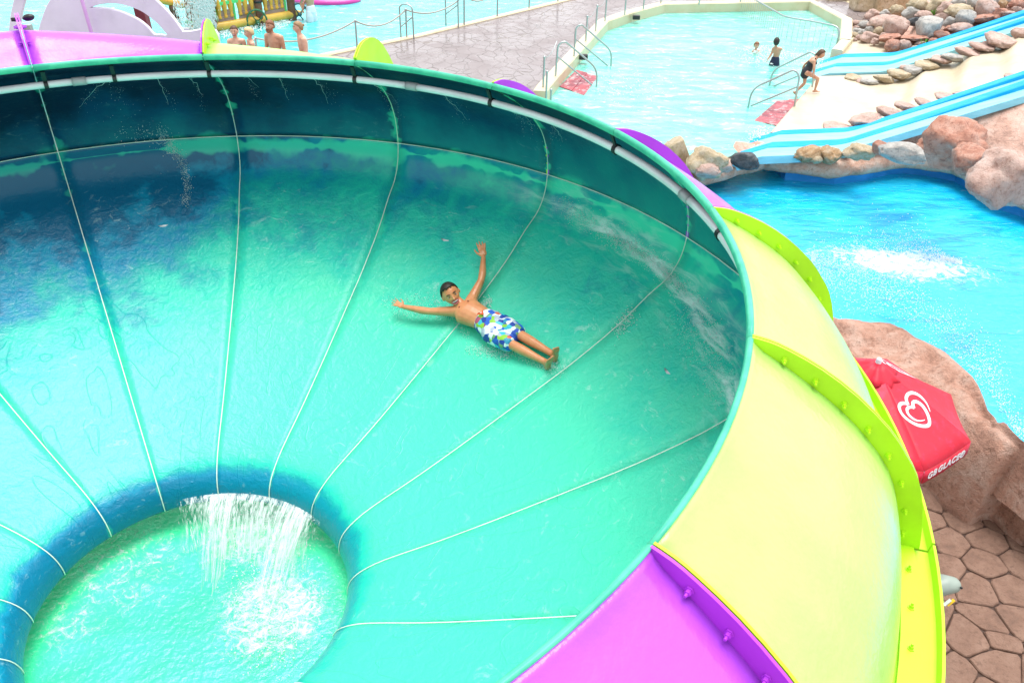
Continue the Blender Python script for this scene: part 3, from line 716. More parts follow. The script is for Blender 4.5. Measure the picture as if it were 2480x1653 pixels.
def terr(u, v):
    l = LT0 + (LT1 - LT0) * v; t0 = tpool(l) - .02; t = t0 + (16 - t0) * u ** 1.15; P = st(0, l) + ud * t
    base = max(0, t - .2) * SL; wv = 0
    if t > .2:
        ph = (t - .2) / 1.15; q = ph % 1.0; base = SL * 1.15 * (math.floor(ph) + smooth01(.50, .95, q)); wv = .05 * math.sin(q * math.pi) + .03 * mn.noise(Vector((P.x * .8, P.y * .8, 0)))
    P.z = base + wv + (.003 if u > 0 else -.3); return P
o = grid_mesh('cream_terrace', terr, 170, 14, M['cream2']); tag(o, kind='structure')
def apron(u, v):
    l = LAT2 + .02 + 2.9 * v; t0 = tpool(l) - .02; t1 = .75 - 1.6 * v; P = st(0, l) + ud * (t0 + (t1 - t0) * u); P.z = .004 if u > 0 else -.3; return P
o = grid_mesh('cream_apron', apron, 12, 4, M['cream2']); tag(o, kind='structure')
# kerb round the right pool, kerb of the lagoon
def kerb(name, pts, wd, ht, m, z0=-.35):
    bm = bmesh.new(); n = len(pts); rg = []
    for i, p in enumerate(pts):
        a, b = pts[max(i - 1, 0)], pts[min(i + 1, n - 1)]; d = (b - a); d.z = 0; d.normalize(); s = Vector((d.y, -d.x, 0))
        pr = [(-wd / 2, z0), (-wd / 2, ht - .03), (-wd / 2 + .03, ht), (wd / 2 - .03, ht), (wd / 2, ht - .03), (wd / 2, z0)]
        rg.append([bm.verts.new(Vector((p.x, p.y, 0)) + s * x + Vector((0, 0, z))) for x, z in pr])
    for a, b in zip(rg[:-1], rg[1:]):
        for j in range(6): bm.faces.new((a[j], a[(j + 1) % 6], b[(j + 1) % 6], b[j]))
    bm.faces.new(rg[0]); bm.faces.new(rg[-1]); o = obj(name, bm, m, smooth=False); return tag(o, kind='structure')
kerb('pool_kerb', kb + [cor + ed * .05], .34, .14, M['cream'])
kerb('pool_kerb', [cor, G(*c4(1065, 300)), e3 + ed * 7.3], .30, .135, M['cream'])
kerb('lagoon_kerb', [left_line[0], lp[1], lp[2], lp[3], lp[4]], .2, .05, M['cream'])
# wet brown landing at the back and its white edging
sheet('landing', [G(*c4(810, 22), .01), G(*c4(1060, 148), .01), G(*c4(1290, 150), .01), G(*c4(1240, 95), .01), G(*c4(1065, 18), .01), G(*c4(900, 0), .01)], M['deck'])
kerb('landing_edging', [G(*c4(1060, 15)), G(*c4(1250, 100)), G(*c4(1300, 125))], .12, .04, M['cream'], -.05)
# red steps under water
def steps_mat():
    m = Mat('red_submerged_step', (.55, .06, .07), .6); P = m.pos(); n = m.noise(2.5, 5, .65, P)
    m.set('Base Color', m.mix(m.step(m.noise(6, 6, .75, P), .50, .66), m.mix(m.step(n, .4, .62), (.46, .10, .12), (.22, .06, .08)), (.52, .42, .42))); return m.m
M['redstep'] = steps_mat()
def submerged(name, pts, z):
    th = sheet(name, zed(pts, z), M['redstep'], thick=.25); return th
def steps(pts):
    a, b, c, d = [G(*p) for p in pts]               # a,b at the edge; c,d into the pool
    for i in range(3):
        f0, f1 = i / 3, (i + 1) / 3; z = -.138 - .018 * i
        o = sheet('underwater_step', zed([a.lerp(d, f0), b.lerp(c, f0), b.lerp(c, f1), a.lerp(d, f1)], z), M['redstep'], thick=.4 - .05 * i)
steps([c3(165, 575), c3(285, 460), c3(520, 520), c3(430, 665)])
steps([c3(1720, 850), c3(1885, 665), c3(1640, 675), c3(1480, 790)])

# ------------------------------------------------------------------ boulders
def boulder_mesh(seed, sub=3, flat=.85, ang=.5):
    r = random.Random(seed); bm = bmesh.new(); bmesh.ops.create_icosphere(bm, subdivisions=sub, radius=1); off = Vector((seed * 3.1, seed * 1.7, seed * .9))
    planes = [(Vector((r.gauss(0, 1), r.gauss(0, 1), r.gauss(0, .8))).normalized(), r.uniform(.55, .9)) for _ in range(int(9 * ang) + 2)]
    for v in bm.verts:
        d = v.co.normalized(); k = 1 + .28 * mn.noise(d * 1.3 + off) + .13 * mn.noise(d * 3.0 + off) + .05 * mn.noise(d * 7 + off) - .11 * max(0, 1 - abs(mn.noise(d * 1.9 + off * 2)) * 7); p = d * k
        for n, h in planes:
            e = p.dot(n) - h
            if e > 0: p -= n * e * .85
        v.co = Vector((p.x, p.y, p.z * flat))
    return bm_mesh(bm, 'boulder', True)
BM_ = {}
def bmesh_of(kind, mk):
    if (kind, mk) not in BM_:
        me = boulder_mesh(kind + 1, 4, (.8, .95, .6, .85, .75, .45)[kind % 6], (.6, 1.2, .9, .5, 1.4, .9)[kind % 6]); me.materials.append(M[mk]); BM_[(kind, mk)] = me
    return BM_[(kind, mk)]
rb = random.Random(3)
def boulder(px, py, wp, hp, mk, label, group=None, kind=None, surf=T, rot=None, deep=.8):
    """px,py: middle of the boulder in the photo, wp,hp: its size there (measured, turned into metres)"""
    B = surf(px, py + hp * .33); s = ppm(B); wd, ht = wp / s, hp / s
    kind = rb.randrange(6) if kind is None else kind
    o = bpy.data.objects.new('boulder', bmesh_of(kind, mk)); COL.objects.link(o); fl = (.8, .95, .6, .85, .75, .45)[kind % 6]
    o.scale = (wd * .60, wd * .60 * deep, ht * .64 / fl); o.rotation_euler = (rb.uniform(-.15, .15), rb.uniform(-.2, .2), rb.uniform(-.5, .5) if rot is None else rot)
    o.location = B + Vector((0, wd * .12, ht * .26)); tag(o, label, 'boulder', group); return o
PILE = 'boulders piled above the back slide'
big = [(620, 380, 340, 240, 'rk_pink', 1, 'large brown pink boulder with a dark underside beside the pale grey block', .2),
 (1070, 370, 380, 290, 'rk_grey', 4, 'largest pale grey angular boulder standing in the middle of the pile', .3),
 (450, 305, 330, 150, 'rk_pink', 3, 'broad flat pinkish boulder behind the pebbles at the pool corner', 0),
 (930, 90, 270, 160, 'rk_tan', 3, 'long beige boulder lying behind the grey boulders near the landing', 0),
 (1175, 80, 230, 170, 'rk_tan', 0, 'big smooth tan boulder at the top with weeds below it', 0),
 (1290, 130, 200, 180, 'rk_pink', 0, 'pink grey rounded boulder leaning on the big smooth tan one', 0),
 (1500, 165, 340, 160, 'rk_tan', 3, 'wide tan grey boulder with weeds at its left end', 0),
 (1560, 255, 280, 190, 'rk_grey', 1, 'grey pointed boulder above the red rocks beside the slide', .4),
 (1850, 135, 290, 210, 'rk_pink', 1, 'large pink grey boulder with a sloping top on the right of the pile', -.3),
 (830, 185, 210, 140, 'rk_grey', 0, 'dark speckled grey boulder below the long beige one', 0),
 (880, 290, 190, 90, 'rk_dark', 2, 'dark slate slab wedged behind the largest pale grey boulder', 0),
 (1010, 220, 210, 110, 'rk_pink', 3, 'pinkish tan boulder above the slate slab', 0),
 (1235, 235, 180, 100, 'rk_pink', 2, 'small pink pointed rock between the pale grey block and the tan boulder', 0),
 (1345, 300, 140, 120, 'rk_grey', 0, 'small round grey boulder right of the pale grey block', 0),
 (640, 150, 190, 120, 'rk_tan', 3, 'beige grey boulder at the end of the landing', 0),
 (485, 190, 140, 90, 'rk_grey', 0, 'small greenish grey boulder next to the white landing edging', 0),
 (310, 215, 190, 140, 'rk_pink', 0, 'rough pale pink boulder at the corner of the landing', 0),
 (1650, 55, 160, 120, 'rk_grey', 1, 'grey rock with a brown shaded end at the top of the pile', 0),
 (1455, 45, 180, 100, 'rk_grey', 2, 'grey rock at the top edge left of the brown ended one', 0),
 (1810, 40, 170, 90, 'rk_tan', 0, 'tan rock at the top edge behind the sloping pink boulder', 0),
 (2010, 15, 160, 80, 'rk_grey', 0, 'dark grey rock at the top edge of the pile', 0),
 (2065, 70, 120, 110, 'rk_orange', 1, 'ochre upright rock between grey and pink rocks', 0),
 (2180, 15, 130, 60, 'rk_grey', 2, 'flat pale grey rock at the very top right of the pile', 0),
 (2290, 65, 220, 120, 'rk_red', 3, 'smooth pink red boulder at the right end of the pile', 0)]
for x, y, w_, h_, mk, kd_, lab, r_ in big: px, py = c4a(x, y); boulder(px, py, w_ * .1785, h_ * .1785, mk, lab, PILE, kd_, rot=r_)
ORD = ['first', 'second', 'third', 'fourth', 'fifth', 'sixth', 'seventh', 'eighth', 'ninth', 'tenth', 'eleventh', 'twelfth', 'thirteenth', 'fourteenth', 'fifteenth', 'sixteenth', 'seventeenth']
SM = 'small rounded stones at the pool corner'
for i, (x, y, w_, h_) in enumerate(sorted([(75, 325, 110, 75), (205, 350, 160, 95), (265, 410, 115, 85), (380, 430, 135, 105), (480, 390, 90, 95), (80, 425, 130, 75), (170, 455, 110, 85), (250, 510, 230, 125), (330, 560, 110, 75), (460, 490, 120, 85), (55, 480, 125, 65), (125, 520, 100, 75), (35, 545, 90, 55), (70, 375, 80, 40)])):
    px, py = c4a(x, y); mk = ('rk_pink', 'rk_tan', 'rk_pink', 'rk_pink', 'rk_grey', 'rk_pink', 'rk_grey', 'rk_grey', 'rk_pink', 'rk_grey', 'rk_pink', 'rk_tan', 'rk_pink', 'rk_grey')[i]
    boulder(px, py, w_ * .1785, h_ * .1785, mk, 'small %s rounded stone, %s from the cream kerb in the corner heap' % ({'rk_pink': 'pinkish', 'rk_tan': 'tan', 'rk_grey': 'grey'}[mk], ORD[i]), SM, 3 if i % 2 else 0)
RD = 'flat red rocks along the upper edge of the back slide'
for i, (x, y, w_, h_, mk) in enumerate(sorted([(555, 525, 340, 110, 'rk_red'), (910, 530, 390, 80, 'rk_red'), (575, 630, 210, 150, 'rk_red'), (740, 615, 170, 110, 'rk_pink'), (1240, 480, 210, 100, 'rk_red'), (1520, 385, 280, 110, 'rk_pink'), (1340, 390, 130, 80, 'rk_red'), (1820, 260, 310, 110, 'rk_red'), (2010, 180, 230, 110, 'rk_red'), (2150, 200, 210, 90, 'rk_pink'), (1130, 560, 120, 70, 'rk_red'), (960, 595, 130, 55, 'rk_pink'), (1960, 240, 140, 60, 'rk_red'), (2260, 130, 120, 70, 'rk_pink'), (870, 650, 100, 50, 'rk_tan'), (2320, 190, 120, 50, 'rk_tan')])):
    px, py = c4a(x, y); boulder(px, py, w_ * .1785, h_ * .1785, mk, 'flat %s rock, %s going up along the upper edge of the back slide' % ({'rk_red': 'red', 'rk_pink': 'pink', 'rk_tan': 'tan'}[mk], ORD[i]), RD, rb.choice([2, 3, 5]))
RB = 'rough rocks between the back slide and the cream steps'
for i, (x, y, w_, h_) in enumerate(sorted([(1120, 572, 130, 36), (1230, 602, 130, 48), (1340, 580, 130, 62), (1450, 545, 170, 70), (1550, 512, 130, 70), (1650, 482, 170, 62), (1760, 442, 150, 60), (1840, 425, 150, 62), (1950, 385, 170, 54), (2060, 348, 190, 54), (2200, 302, 230, 90), (2330, 242, 110, 76), (1180, 596, 90, 30), (1500, 500, 100, 40), (1700, 440, 110, 40), (2120, 320, 120, 50)])):
    px, py = c4(x, y); mk = ('rk_tan', 'rk_pink', 'rk_grey', 'rk_tan')[i % 4] if x < 1900 else 'rk_pink'
    boulder(px, py, w_ * .3316 * 1.15, h_ * .3316 * .8, mk, {'rk_pink': 'pinkish', 'rk_tan': 'tan', 'rk_grey': 'grey'}[mk] + ' rough rock, %s from the pool between back slide and cream steps' % ORD[i], RB, rb.choice([1, 4, 4, 5]))
RF = 'low rocks between the cream steps and the front slide'
for i, (x, y, w_, h_) in enumerate(sorted([(1000, 935, 190, 34), (1200, 882, 200, 84), (1375, 828, 150, 66), (1500, 782, 160, 54), (1800, 712, 160, 44), (1630, 752, 130, 46), (1920, 690, 120, 36), (2290, 568, 130, 34)])):
    px, py = c4(x, y); boulder(px, py, w_ * .3316 * 1.2, h_ * .3316 * .85, 'rk_pink', 'low pink rock, %s from the pool between cream steps and front slide' % ORD[i], RF, rb.choice([4, 5, 1]))
FB = 'boulders between the front slide and the blue pool'
for x, y, w_, h_, mk, kd_, lab in [(1637, 367, 66, 78, 'rk_tan', 4, 'tall fissured brown boulder beside the purple bowl flange'), (1710, 393, 86, 62, 'rk_tan', 0, 'rounded khaki boulder next to the fissured brown boulder'),
  (1712, 413, 60, 32, 'rk_pink', 3, 'pale folded rock under the rounded khaki boulder'), (1754, 405, 46, 24, 'rk_pink', 5, 'small pink rock beside the dark slate boulder'), (1806, 388, 60, 34, 'rk_dark', 2, 'dark slate coloured boulder at the edge of the turquoise pool'),
  (1965, 374, 64, 32, 'rk_orange', 3, 'ochre brown rounded boulder on the terracotta coping'), (2013, 378, 52, 36, 'rk_orange', 1, 'yellow brown wedge shaped rock beside the ochre boulder'), (1979, 387, 26, 16, 'rk_tan', 3, 'smallest tan stone below the ochre boulder'),
  (2050, 369, 20, 13, 'rk_dark', 0, 'small black stone between the wedge rock and the tan boulder'), (2084, 367, 62, 30, 'rk_tan', 0, 'tan rounded boulder behind the coping next to a black stone'), (2132, 360, 38, 30, 'rk_red', 1, 'small pointed red rock by the front slide'),
  (2190, 370, 92, 38, 'rk_grey', 2, 'grey tan sloping rock left of the big red boulder'), (2277, 388, 28, 18, 'rk_tan', 0, 'little tan stone under the big red boulder'), (2236, 352, 36, 30, 'rk_red', 0, 'small red brown rock above the grey sloping rock'),
  (2305, 348, 150, 106, 'rk_red', 1, 'big red overhanging boulder with a dark gap below it'), (2348, 382, 84, 64, 'rk_red', 4, 'red brown boulder propped under the big overhanging one'), (2430, 428, 150, 112, 'rk_pink', 0, 'massive pink boulder with pale lichen patches by the blue pool')]:
    boulder(x, y, w_, h_, mk, lab, FB, kd_, deep=.9)
# stone blocks of the low wall at the back
th = thing('rock_wall', 'low wall of big brown stone blocks behind the landing', 'wall', T(*c4(1250, 92)))
for x, y, w_, h_ in ((1190, 40, 150, 100), (1330, 45, 150, 110), (1455, 30, 110, 70), (1010, 2, 200, 26)):
    B = G(*c4(x, y + h_ * .5)); s = ppm(B); bm = bmesh.new(); box(bm, (0, 0, 0), (w_ * .3316 / s, .6, h_ * .3316 / s)); bmesh.ops.subdivide_edges(bm, edges=bm.edges[:], cuts=5, use_grid_fill=True)
    for v in bm.verts: v.co += Vector([.06 * mn.noise(v.co * 2.3 + Vector((x, 3 * i, 0))) for i in range(3)])
    bmesh.ops.translate(bm, verts=bm.verts, vec=B + Vector((0, .3, h_ * .3316 / s / 2))); obj('stone_block', bm, M['rk_tan'], th, off=th.location)
# tufts of weed between the boulders
def weed(px, py, lab):
    B = T(px, py); bm = bmesh.new(); r = random.Random(px)
    for i in range(26):
        a = r.uniform(0, 6.28); L = r.uniform(.08, .26); d = Vector((math.cos(a) * .6, math.sin(a) * .6, 1)).normalized(); s = Vector((-math.sin(a), math.cos(a), 0)) * .018
        q = B + Vector((r.gauss(0, .06), r.gauss(0, .06), 0)); vs_ = [bm.verts.new(q - s), bm.verts.new(q + s), bm.verts.new(q + d * L * .6 + s * .9), bm.verts.new(q + d * L + Vector((0, 0, -.03))), bm.verts.new(q + d * L * .6 - s * .9)]; bm.faces.new(vs_)
    o = obj('weed', bm, M['leaf'], smooth=False); tag(o, lab, 'plant', 'weeds among the boulders')
M['leaf'] = Mat('weed_leaf', (.09, .26, .02), .6).m
weed(*c4a(1150, 205), 'small green weed below the big smooth tan boulder'); weed(*c4a(1330, 225), 'small green weed at the end of the wide tan grey boulder'); weed(*c4a(1000, 605), 'small green weed beside the flat red rocks by the slide'); weed(*c4(1885, 960), 'small green weed growing on the big red overhanging boulder')

# ------------------------------------------------------------------ the blue pool and its rocks
ZB = -.62
def blue_mat():
    m = Mat('blue_pool_water', (.02, .55, .85), .14, .5, .05); P = m.pos(); X, Y, Z = m.sep(P)
    n = m.noise(1, 5, .65, m.mapping(P, (1.0, 3.2, 1), rot=(0, 0, -.2)), dist=1.0); n2 = m.noise(1, 5, .65, m.mapping(P, (4, 9, 4), rot=(0, 0, -.35)), dist=.8)
    c = m.ramp(n, [(.3, (.004, .30, .66)), (.5, (.008, .48, .80)), (.7, (.03, .64, .88))]); c = m.mix(m.step(n2, .60, .74, 0, .5), c, (.35, .85, .94))
    fc = G(2150, 635, ZB)
    dx = m.math('SUBTRACT', X, fc.x); dy = m.math('SUBTRACT', Y, fc.y)
    q = m.math('SQRT', m.math('ADD', m.math('POWER', m.math('MULTIPLY', m.math('SUBTRACT', dx, .2), .52), 2.0), m.math('POWER', m.math('MULTIPLY', m.math('ADD', dy, m.math('MULTIPLY', dx, .18)), 1.15), 2.0)))
    reg = m.math('SUBTRACT', 1.0, m.step(q, .0, 1.25))
    fo = m.step(m.math('ADD', m.noise(5, 8, .75, P, dist=1.4), m.math('MULTIPLY', reg, .33)), .62, .84)
    edge = m.math('MULTIPLY', m.step(m.noise(7, 6, .75, P, dist=1), .56, .72), m.step(X, 7.6, 9.5)); 
    c = m.mix(m.math('MULTIPLY', fo, .95), c, (.86, .93, .96)); m.set('Base Color', c); m.set('Roughness', m.lin(fo, 0, 1, .12, .6))
    m.bump(m.math('ADD', m.math('ADD', n, m.math('MULTIPLY', n2, .5)), m.math('MULTIPLY', fo, .5)), .5, .07); return m.m
backpx = [(1560, 470), (1686, 433), (1780, 420), (1868, 403), (1904, 413), (1954, 417), (2025, 423), (2086, 417), (2157, 401), (2193, 398), (2247, 403), (2318, 417), (2354, 437), (2386, 458), (2407, 478), (2480, 500), (2600, 545)]
ztop = -.42
back = [G(x, y, ztop if x > 1880 else ZB + .03) for x, y in backpx]; backw = [Vector((p.x, p.y, ZB)) for p in back]
nearpx = [(2700, 1300), (2480, 1090), (2440, 1060), (2400, 1010), (2370, 950), (2340, 900), (2300, 860), (2240, 820), (2170, 790), (2105, 783), (2014, 778), (1900, 790)]
near = [G(x, y, ZB + .12) for x, y in nearpx]
poly = [p + Vector((0, .35, 0)) for p in backw] + [Vector((16, 9, ZB)), Vector((14, 3, ZB))] + [Vector((p.x, p.y, ZB)) for p in near] + [Vector((2.0, 9.3, ZB)), Vector((1.8, 13, ZB))]
sheet('blue_pool_water', [Vector((p.x, p.y, ZB)) for p in poly], blue_mat())
bm = bmesh.new(); rg = []
for p in back[3:]: rg.append([bm.verts.new((p.x, p.y - .02, ZB - .3)), bm.verts.new((p.x, p.y, ztop + .05)), bm.verts.new((p.x, p.y + .25, ztop + .05)), bm.verts.new((p.x, p.y + .25, ZB - .3))])
for a, b in zip(rg[:-1], rg[1:]):
    for j in range(4): bm.faces.new((a[j], a[(j + 1) % 4], b[(j + 1) % 4], b[j]))
o = obj('blue_pool_wall', bm, M['poolblue'], smooth=False); tag(o, kind='structure')
# coping: a rolled terracotta lip along the back edge
copx = [(1600, 455), (1686, 428), (1780, 405), (1850, 388), (1868, 392), (1904, 397), (1954, 402), (2025, 407), (2086, 398), (2157, 387), (2193, 383), (2247, 389), (2318, 401), (2354, 420), (2390, 440), (2420, 462), (2480, 482), (2580, 520)]
bm = bmesh.new(); P = [G(x, y, -.24) for x, y in copx]
P2 = []
for a, b in zip(P[:-1], P[1:]): P2 += [a.lerp(b, i / 4) for i in range(4)]
P2.append(P[-1]); tube(bm, P2, [(.22 + .05 * mn.noise(p * 1.3), .19 + .03 * mn.noise(p * 1.9)) for p in P2], 12, True, side=(0, 1, 0))
for v in bm.verts: v.co += Vector((0, 0, .03 * mn.noise(v.co * 4))) + Vector((.02, .02, 0)) * mn.noise(v.co * 6)
o = obj('coping', bm, M['coping']); tag(o, kind='structure')
# earth bank between coping and slide
def front_y(x):                                # y of the front slide's lower edge
    A, B, C = st(tpool(-1.72) - .35, -1.72), st(0, -1.72), st(16, -1.72)
    return float(np.interp(x, [A.x, B.x, C.x], [A.y, B.y, C.y]))
XA = st(tpool(-1.72), -1.72).x
bm = bmesh.new(); rows = []; NB = 12
xs = [P2[0].x + (13.5 - P2[0].x) * i / 70 for i in range(71)]
cxs, cys = [p.x for p in P2], [p.y for p in P2]
for x in xs:
    y0 = float(np.interp(x, cxs, cys)) + .05; y0 -= max(0, x - cxs[-1]) * .5
    fy = front_y(x); y1 = y0 + .9 + (max(fy + .25, y0 + .55) - y0 - .9) * smooth01(XA - .2, XA + .5, x); row = []
    for j in range(NB + 1):
        v = j / NB; y = y0 + (y1 - y0) * v; ze = max(0, tk(x, y1)) * SL - .06 if x > XA - .1 else -.5; z = -.30 + (ze + .30) * smooth01(0, 1, v) + .10 * mn.noise(Vector((x * .9, y * .9, 2))) * math.sin(math.pi * v) * 2 * smooth01(XA, XA + 1.5, x) + .03 * mn.noise(Vector((x * 4, y * 4, 2)))
        row.append(bm.verts.new((x, y, z)))
    rows.append(row)
for a, b in zip(rows[:-1], rows[1:]):
    for j in range(NB): bm.faces.new((a[j], a[j + 1], b[j + 1], b[j]))
bmesh.ops.recalc_face_normals(bm, faces=bm.faces)
o = obj('bank', bm, M['hill']); tag(o, kind='structure')
# sculpted rock wall between blue pool and paving
ZP = -1.5
topo = [(2000, 775), (2060, 779), (2105, 782), (2170, 789), (2240, 819), (2300, 859), (2340, 899), (2370, 949), (2400, 1009), (2440, 1059), (2500, 1110), (2580, 1170)]
foot = [(1980, 1000), (2050, 1080), (2120, 1110), (2170, 1130), (2215, 1145), (2250, 1190), (2290, 1235), (2330, 1265), (2352, 1275), (2380, 1262), (2420, 1260), (2500, 1300)]
TO = [G(x, y, ZB + .28) for x, y in topo]; FO = [G(x, y, ZP) for x, y in foot]
bm = bmesh.new(); rows = []; NS = 60; NJ = 26
def lerp_poly(P, u):
    f = u * (len(P) - 1); i = min(int(f), len(P) - 2); return P[i].lerp(P[i + 1], f - i)
for i in range(NS + 1):
    u = i / NS; a, b = lerp_poly(TO, u), lerp_poly(FO, u); row = []
    out_ = Vector((a.x - b.x, a.y - b.y, 0)).normalized(); row.append(bm.verts.new((a.x + out_.x * .15, a.y + out_.y * .15, ZB - .4)))
    for j in range(NJ + 1):
        v = j / NJ; q = a.lerp(b, v); prof = math.sqrt(max(0, 1 - max(0, (v - .45) / .55) ** 3.2)); z = ZP + (a.z - ZP) * prof
        if v < .35: z += .10 * math.sin(v / .35 * math.pi)
        nn = .08 * mn.noise(Vector((q.x * 1.1, q.y * 1.1, z))) + .07 * mn.noise(Vector((q.x * 3, q.y * 3, z * 3))) + .025 * mn.noise(Vector((q.x * 8, q.y * 8, z * 8)))
        nn -= .07 * max(0, 1 - abs(mn.noise(Vector((q.x * .9 + 5, q.y * .9, 4)))) * 16)
        row.append(bm.verts.new((q.x + out_.x * -nn * .4 * v, q.y - out_.y * nn * .4 * v, z + nn - (.05 if j == NJ else 0))))
    rows.append(row)
for a, b in zip(rows[:-1], rows[1:]):
    for j in range(len(a) - 1): bm.faces.new((a[j], a[j + 1], b[j + 1], b[j]))
bmesh.ops.recalc_face_normals(bm, faces=bm.faces)
o = obj('rock_bank', bm, M['wallrock']); tag(o, 'long low terracotta rock wall between the blue pool and stone paving', 'rock wall')
me = boulder_mesh(41, 5, .8, .3); me.materials.append(M['wallrock']); o = bpy.data.objects.new('boulder', me); COL.objects.link(o); B = G(2470, 1300, ZP); o.location = B + Vector((.32, .42, .42)); o.scale = (.78, .85, .85); tag(o, 'big rough terracotta boulder with a dark wet underside on the paving', 'boulder')
# paving of irregular stones, each one a stone
M['grout'] = Mat('paving_joint', (.07, .04, .03), .9).m
M['paver'] = rock_mat('terracotta_paver', (.225, .125, .085), (.15, .085, .06), (.29, .175, .125), 2.2, .5)
pave = sheet('paving', [(1.9, -3, ZP - .03), (9, -3, ZP - .03), (9, 8.5, ZP - .03), (1.9, 9.5, ZP - .03)], M['grout'])
rp = random.Random(12); cell = .43; cs = []
for i in range(-2, 14):
    for j in range(-2, 22):
        cs.append((3.2 + (i + .5 * (j % 2)) * cell * 1.02 + rp.uniform(-.15, .15), 1.9 + j * cell * .86 + rp.uniform(-.15, .15)))
def clip(poly, n, c):
    out = []
    for i, p in enumerate(poly):
        q = poly[(i + 1) % len(poly)]; a, b = p[0] * n[0] + p[1] * n[1] - c, q[0] * n[0] + q[1] * n[1] - c
        if a <= 0: out.append(p)
        if a * b < 0: t = a / (a - b); out.append((p[0] + (q[0] - p[0]) * t, p[1] + (q[1] - p[1]) * t))
    return out
for x, y in cs:
    if not (2.9 < x < 7.6 and 2.3 < y < 8.4): continue
    d = Vector((x, y, ZP)) - CAM; dep = d.dot(fw); sx = PXW / 2 + FQ * d.dot(rt) / dep; sy = PXH / 2 - FQ * d.dot(up) / dep
    if not (2180 < sx < 2560 and 1080 < sy < 1760): continue
    pl = [(x - 1, y - 1), (x + 1, y - 1), (x + 1, y + 1), (x - 1, y + 1)]
    for a, b in cs:
        dx, dy = a - x, b - y; L = math.hypot(dx, dy)
        if 0 < L < 1.6: pl = clip(pl, (dx / L, dy / L), (x * dx + y * dy) / L + L / 2 - .006)
    if len(pl) < 3: continue
    # chamfered, slightly wavy outline
    cxm = sum(p[0] for p in pl) / len(pl); cym = sum(p[1] for p in pl) / len(pl); ol = []
    for i, p in enumerate(pl):
        q = pl[(i + 1) % len(pl)]
        for t in (.12, .5, .88): ol.append((p[0] + (q[0] - p[0]) * t + rp.uniform(-.006, .006), p[1] + (q[1] - p[1]) * t + rp.uniform(-.006, .006)))
    bm = bmesh.new(); hz = rp.uniform(-.006, .006); tx, ty = rp.uniform(-.012, .012), rp.uniform(-.012, .012)
    def zz(px_, py_): return hz + tx * (px_ - cxm) + ty * (py_ - cym)
    lo = [bm.verts.new((p[0] - cxm, p[1] - cym, -.05)) for p in ol]; mi = [bm.verts.new((p[0] - cxm, p[1] - cym, -.014 + zz(*p))) for p in ol]; hi = [bm.verts.new(((p[0] - cxm) * .95, (p[1] - cym) * .95, zz(*p))) for p in ol]; ce = bm.verts.new((0, 0, hz + .004)); n = len(ol)
    for i in range(n):
        k = (i + 1) % n; bm.faces.new((lo[i], lo[k], mi[k], mi[i])); bm.faces.new((mi[i], mi[k], hi[k], hi[i])); bm.faces.new((hi[i], hi[k], ce))
    link('paving_stone', bm_mesh(bm, 'paving_stone', False), [M['paver']], pave, (cxm, cym, ZP))
# white water in the blue pool
pts, sz = [], []
for i in range(5000):
    u = rng.random(); a, b = (1965, 620), (2330, 660); px = a[0] + (b[0] - a[0]) * u ** 1.15; py = 632 + 22 * math.sin(u * 5.5) + 20 * u + rng.normal(0, 1) * (44 * math.sin(math.pi * min(1, u * 1.05 + .05)) ** .8 + 3)
    P = G(px, py, ZB); P.z += abs(rng.normal(0, .09)) * math.sin(math.pi * u) ; pts.append(P); sz.append(rng.uniform(.003, .010))
for i in range(1500):
    u = rng.random(); px = 2100 + 330 * u + rng.normal(0, 16); py = 700 + 220 * u ** 1.6 + rng.normal(0, 30); P = G(px, py, ZB + .02); pts.append(P); sz.append(rng.uniform(.004, .011))
for i in range(700):
    u = rng.random(); px = np.interp(u, [0, .3, .6, 1], [2300, 2400, 2440, 2490]) + abs(rng.normal(0, 22)); py = np.interp(u, [0, .3, .6, 1], [850, 960, 1030, 1090]) - abs(rng.normal(0, 14)); P = G(px, py, ZB + .02); pts.append(P); sz.append(rng.uniform(.003, .009))
drops('wave_foam', pts, sz, M['spray'])
# splashing white water in the right pool round the children and at the slide ends
pts, sz = [], []
for (cx_, cy_, sx_, sy_, n) in ((1868, 140, 40, 10, 700), (1985, 150, 8, 14, 250), (1835, 125, 18, 4, 250), (1842, 340, 16, 12, 300), (1500, 210, 60, 20, 200)):
    for i in range(n): P = G(rng.normal(cx_, sx_), rng.normal(cy_, sy_), -.15); P.z += abs(rng.normal(0, .06)); pts.append(P); sz.append(rng.uniform(.006, .022))
drops('pool_splash', pts, sz, M['spray'])
# ------------------------------------------------------------------ rails, ropes, fences
def poly_tube(name, pts, r, m, parent=None, off=None, n=8):
    bm = bmesh.new(); tube(bm, pts, r, n, True); return obj(name, bm, m, parent, off=off)
def round_path(P, rad=.12, n=4):
    out = [P[0]]
    for a, b, c in zip(P[:-2], P[1:-1], P[2:]):
        r = min(rad, (a - b).length * .45, (c - b).length * .45); p = b + (a - b).normalized() * r; q = b + (c - b).normalized() * r
        for i in range(n + 1):
            t = i / n; out.append(p * (1 - t) ** 2 + b * 2 * t * (1 - t) + q * t * t)
    out.append(P[-1]); return out
def handrail(label, f1, f2, top, low, z1, z2, group):
    A, B = G(*c3(*f1), z1), G(*c3(*f2), z2); th = thing('handrail', label, 'handrail', A, group)
    P = [A] + [VP(*c3(*p), A, B) for p in top] + [B]
    poly_tube('top_rail', round_path(P, .22), .024, M['steel'], th, A)
    poly_tube('lower_rail', [VP(*c3(*p), A, B) for p in low], .02, M['steel'], th, A)
HR = 'steel handrails at the pool steps'
handrail('steel handrail on the cream kerb over the red steps, the nearer of two', (133, 545), (425, 628), [(150, 318), (200, 292), (430, 488)], [(150, 405), (392, 606)], .13, -.2, HR)
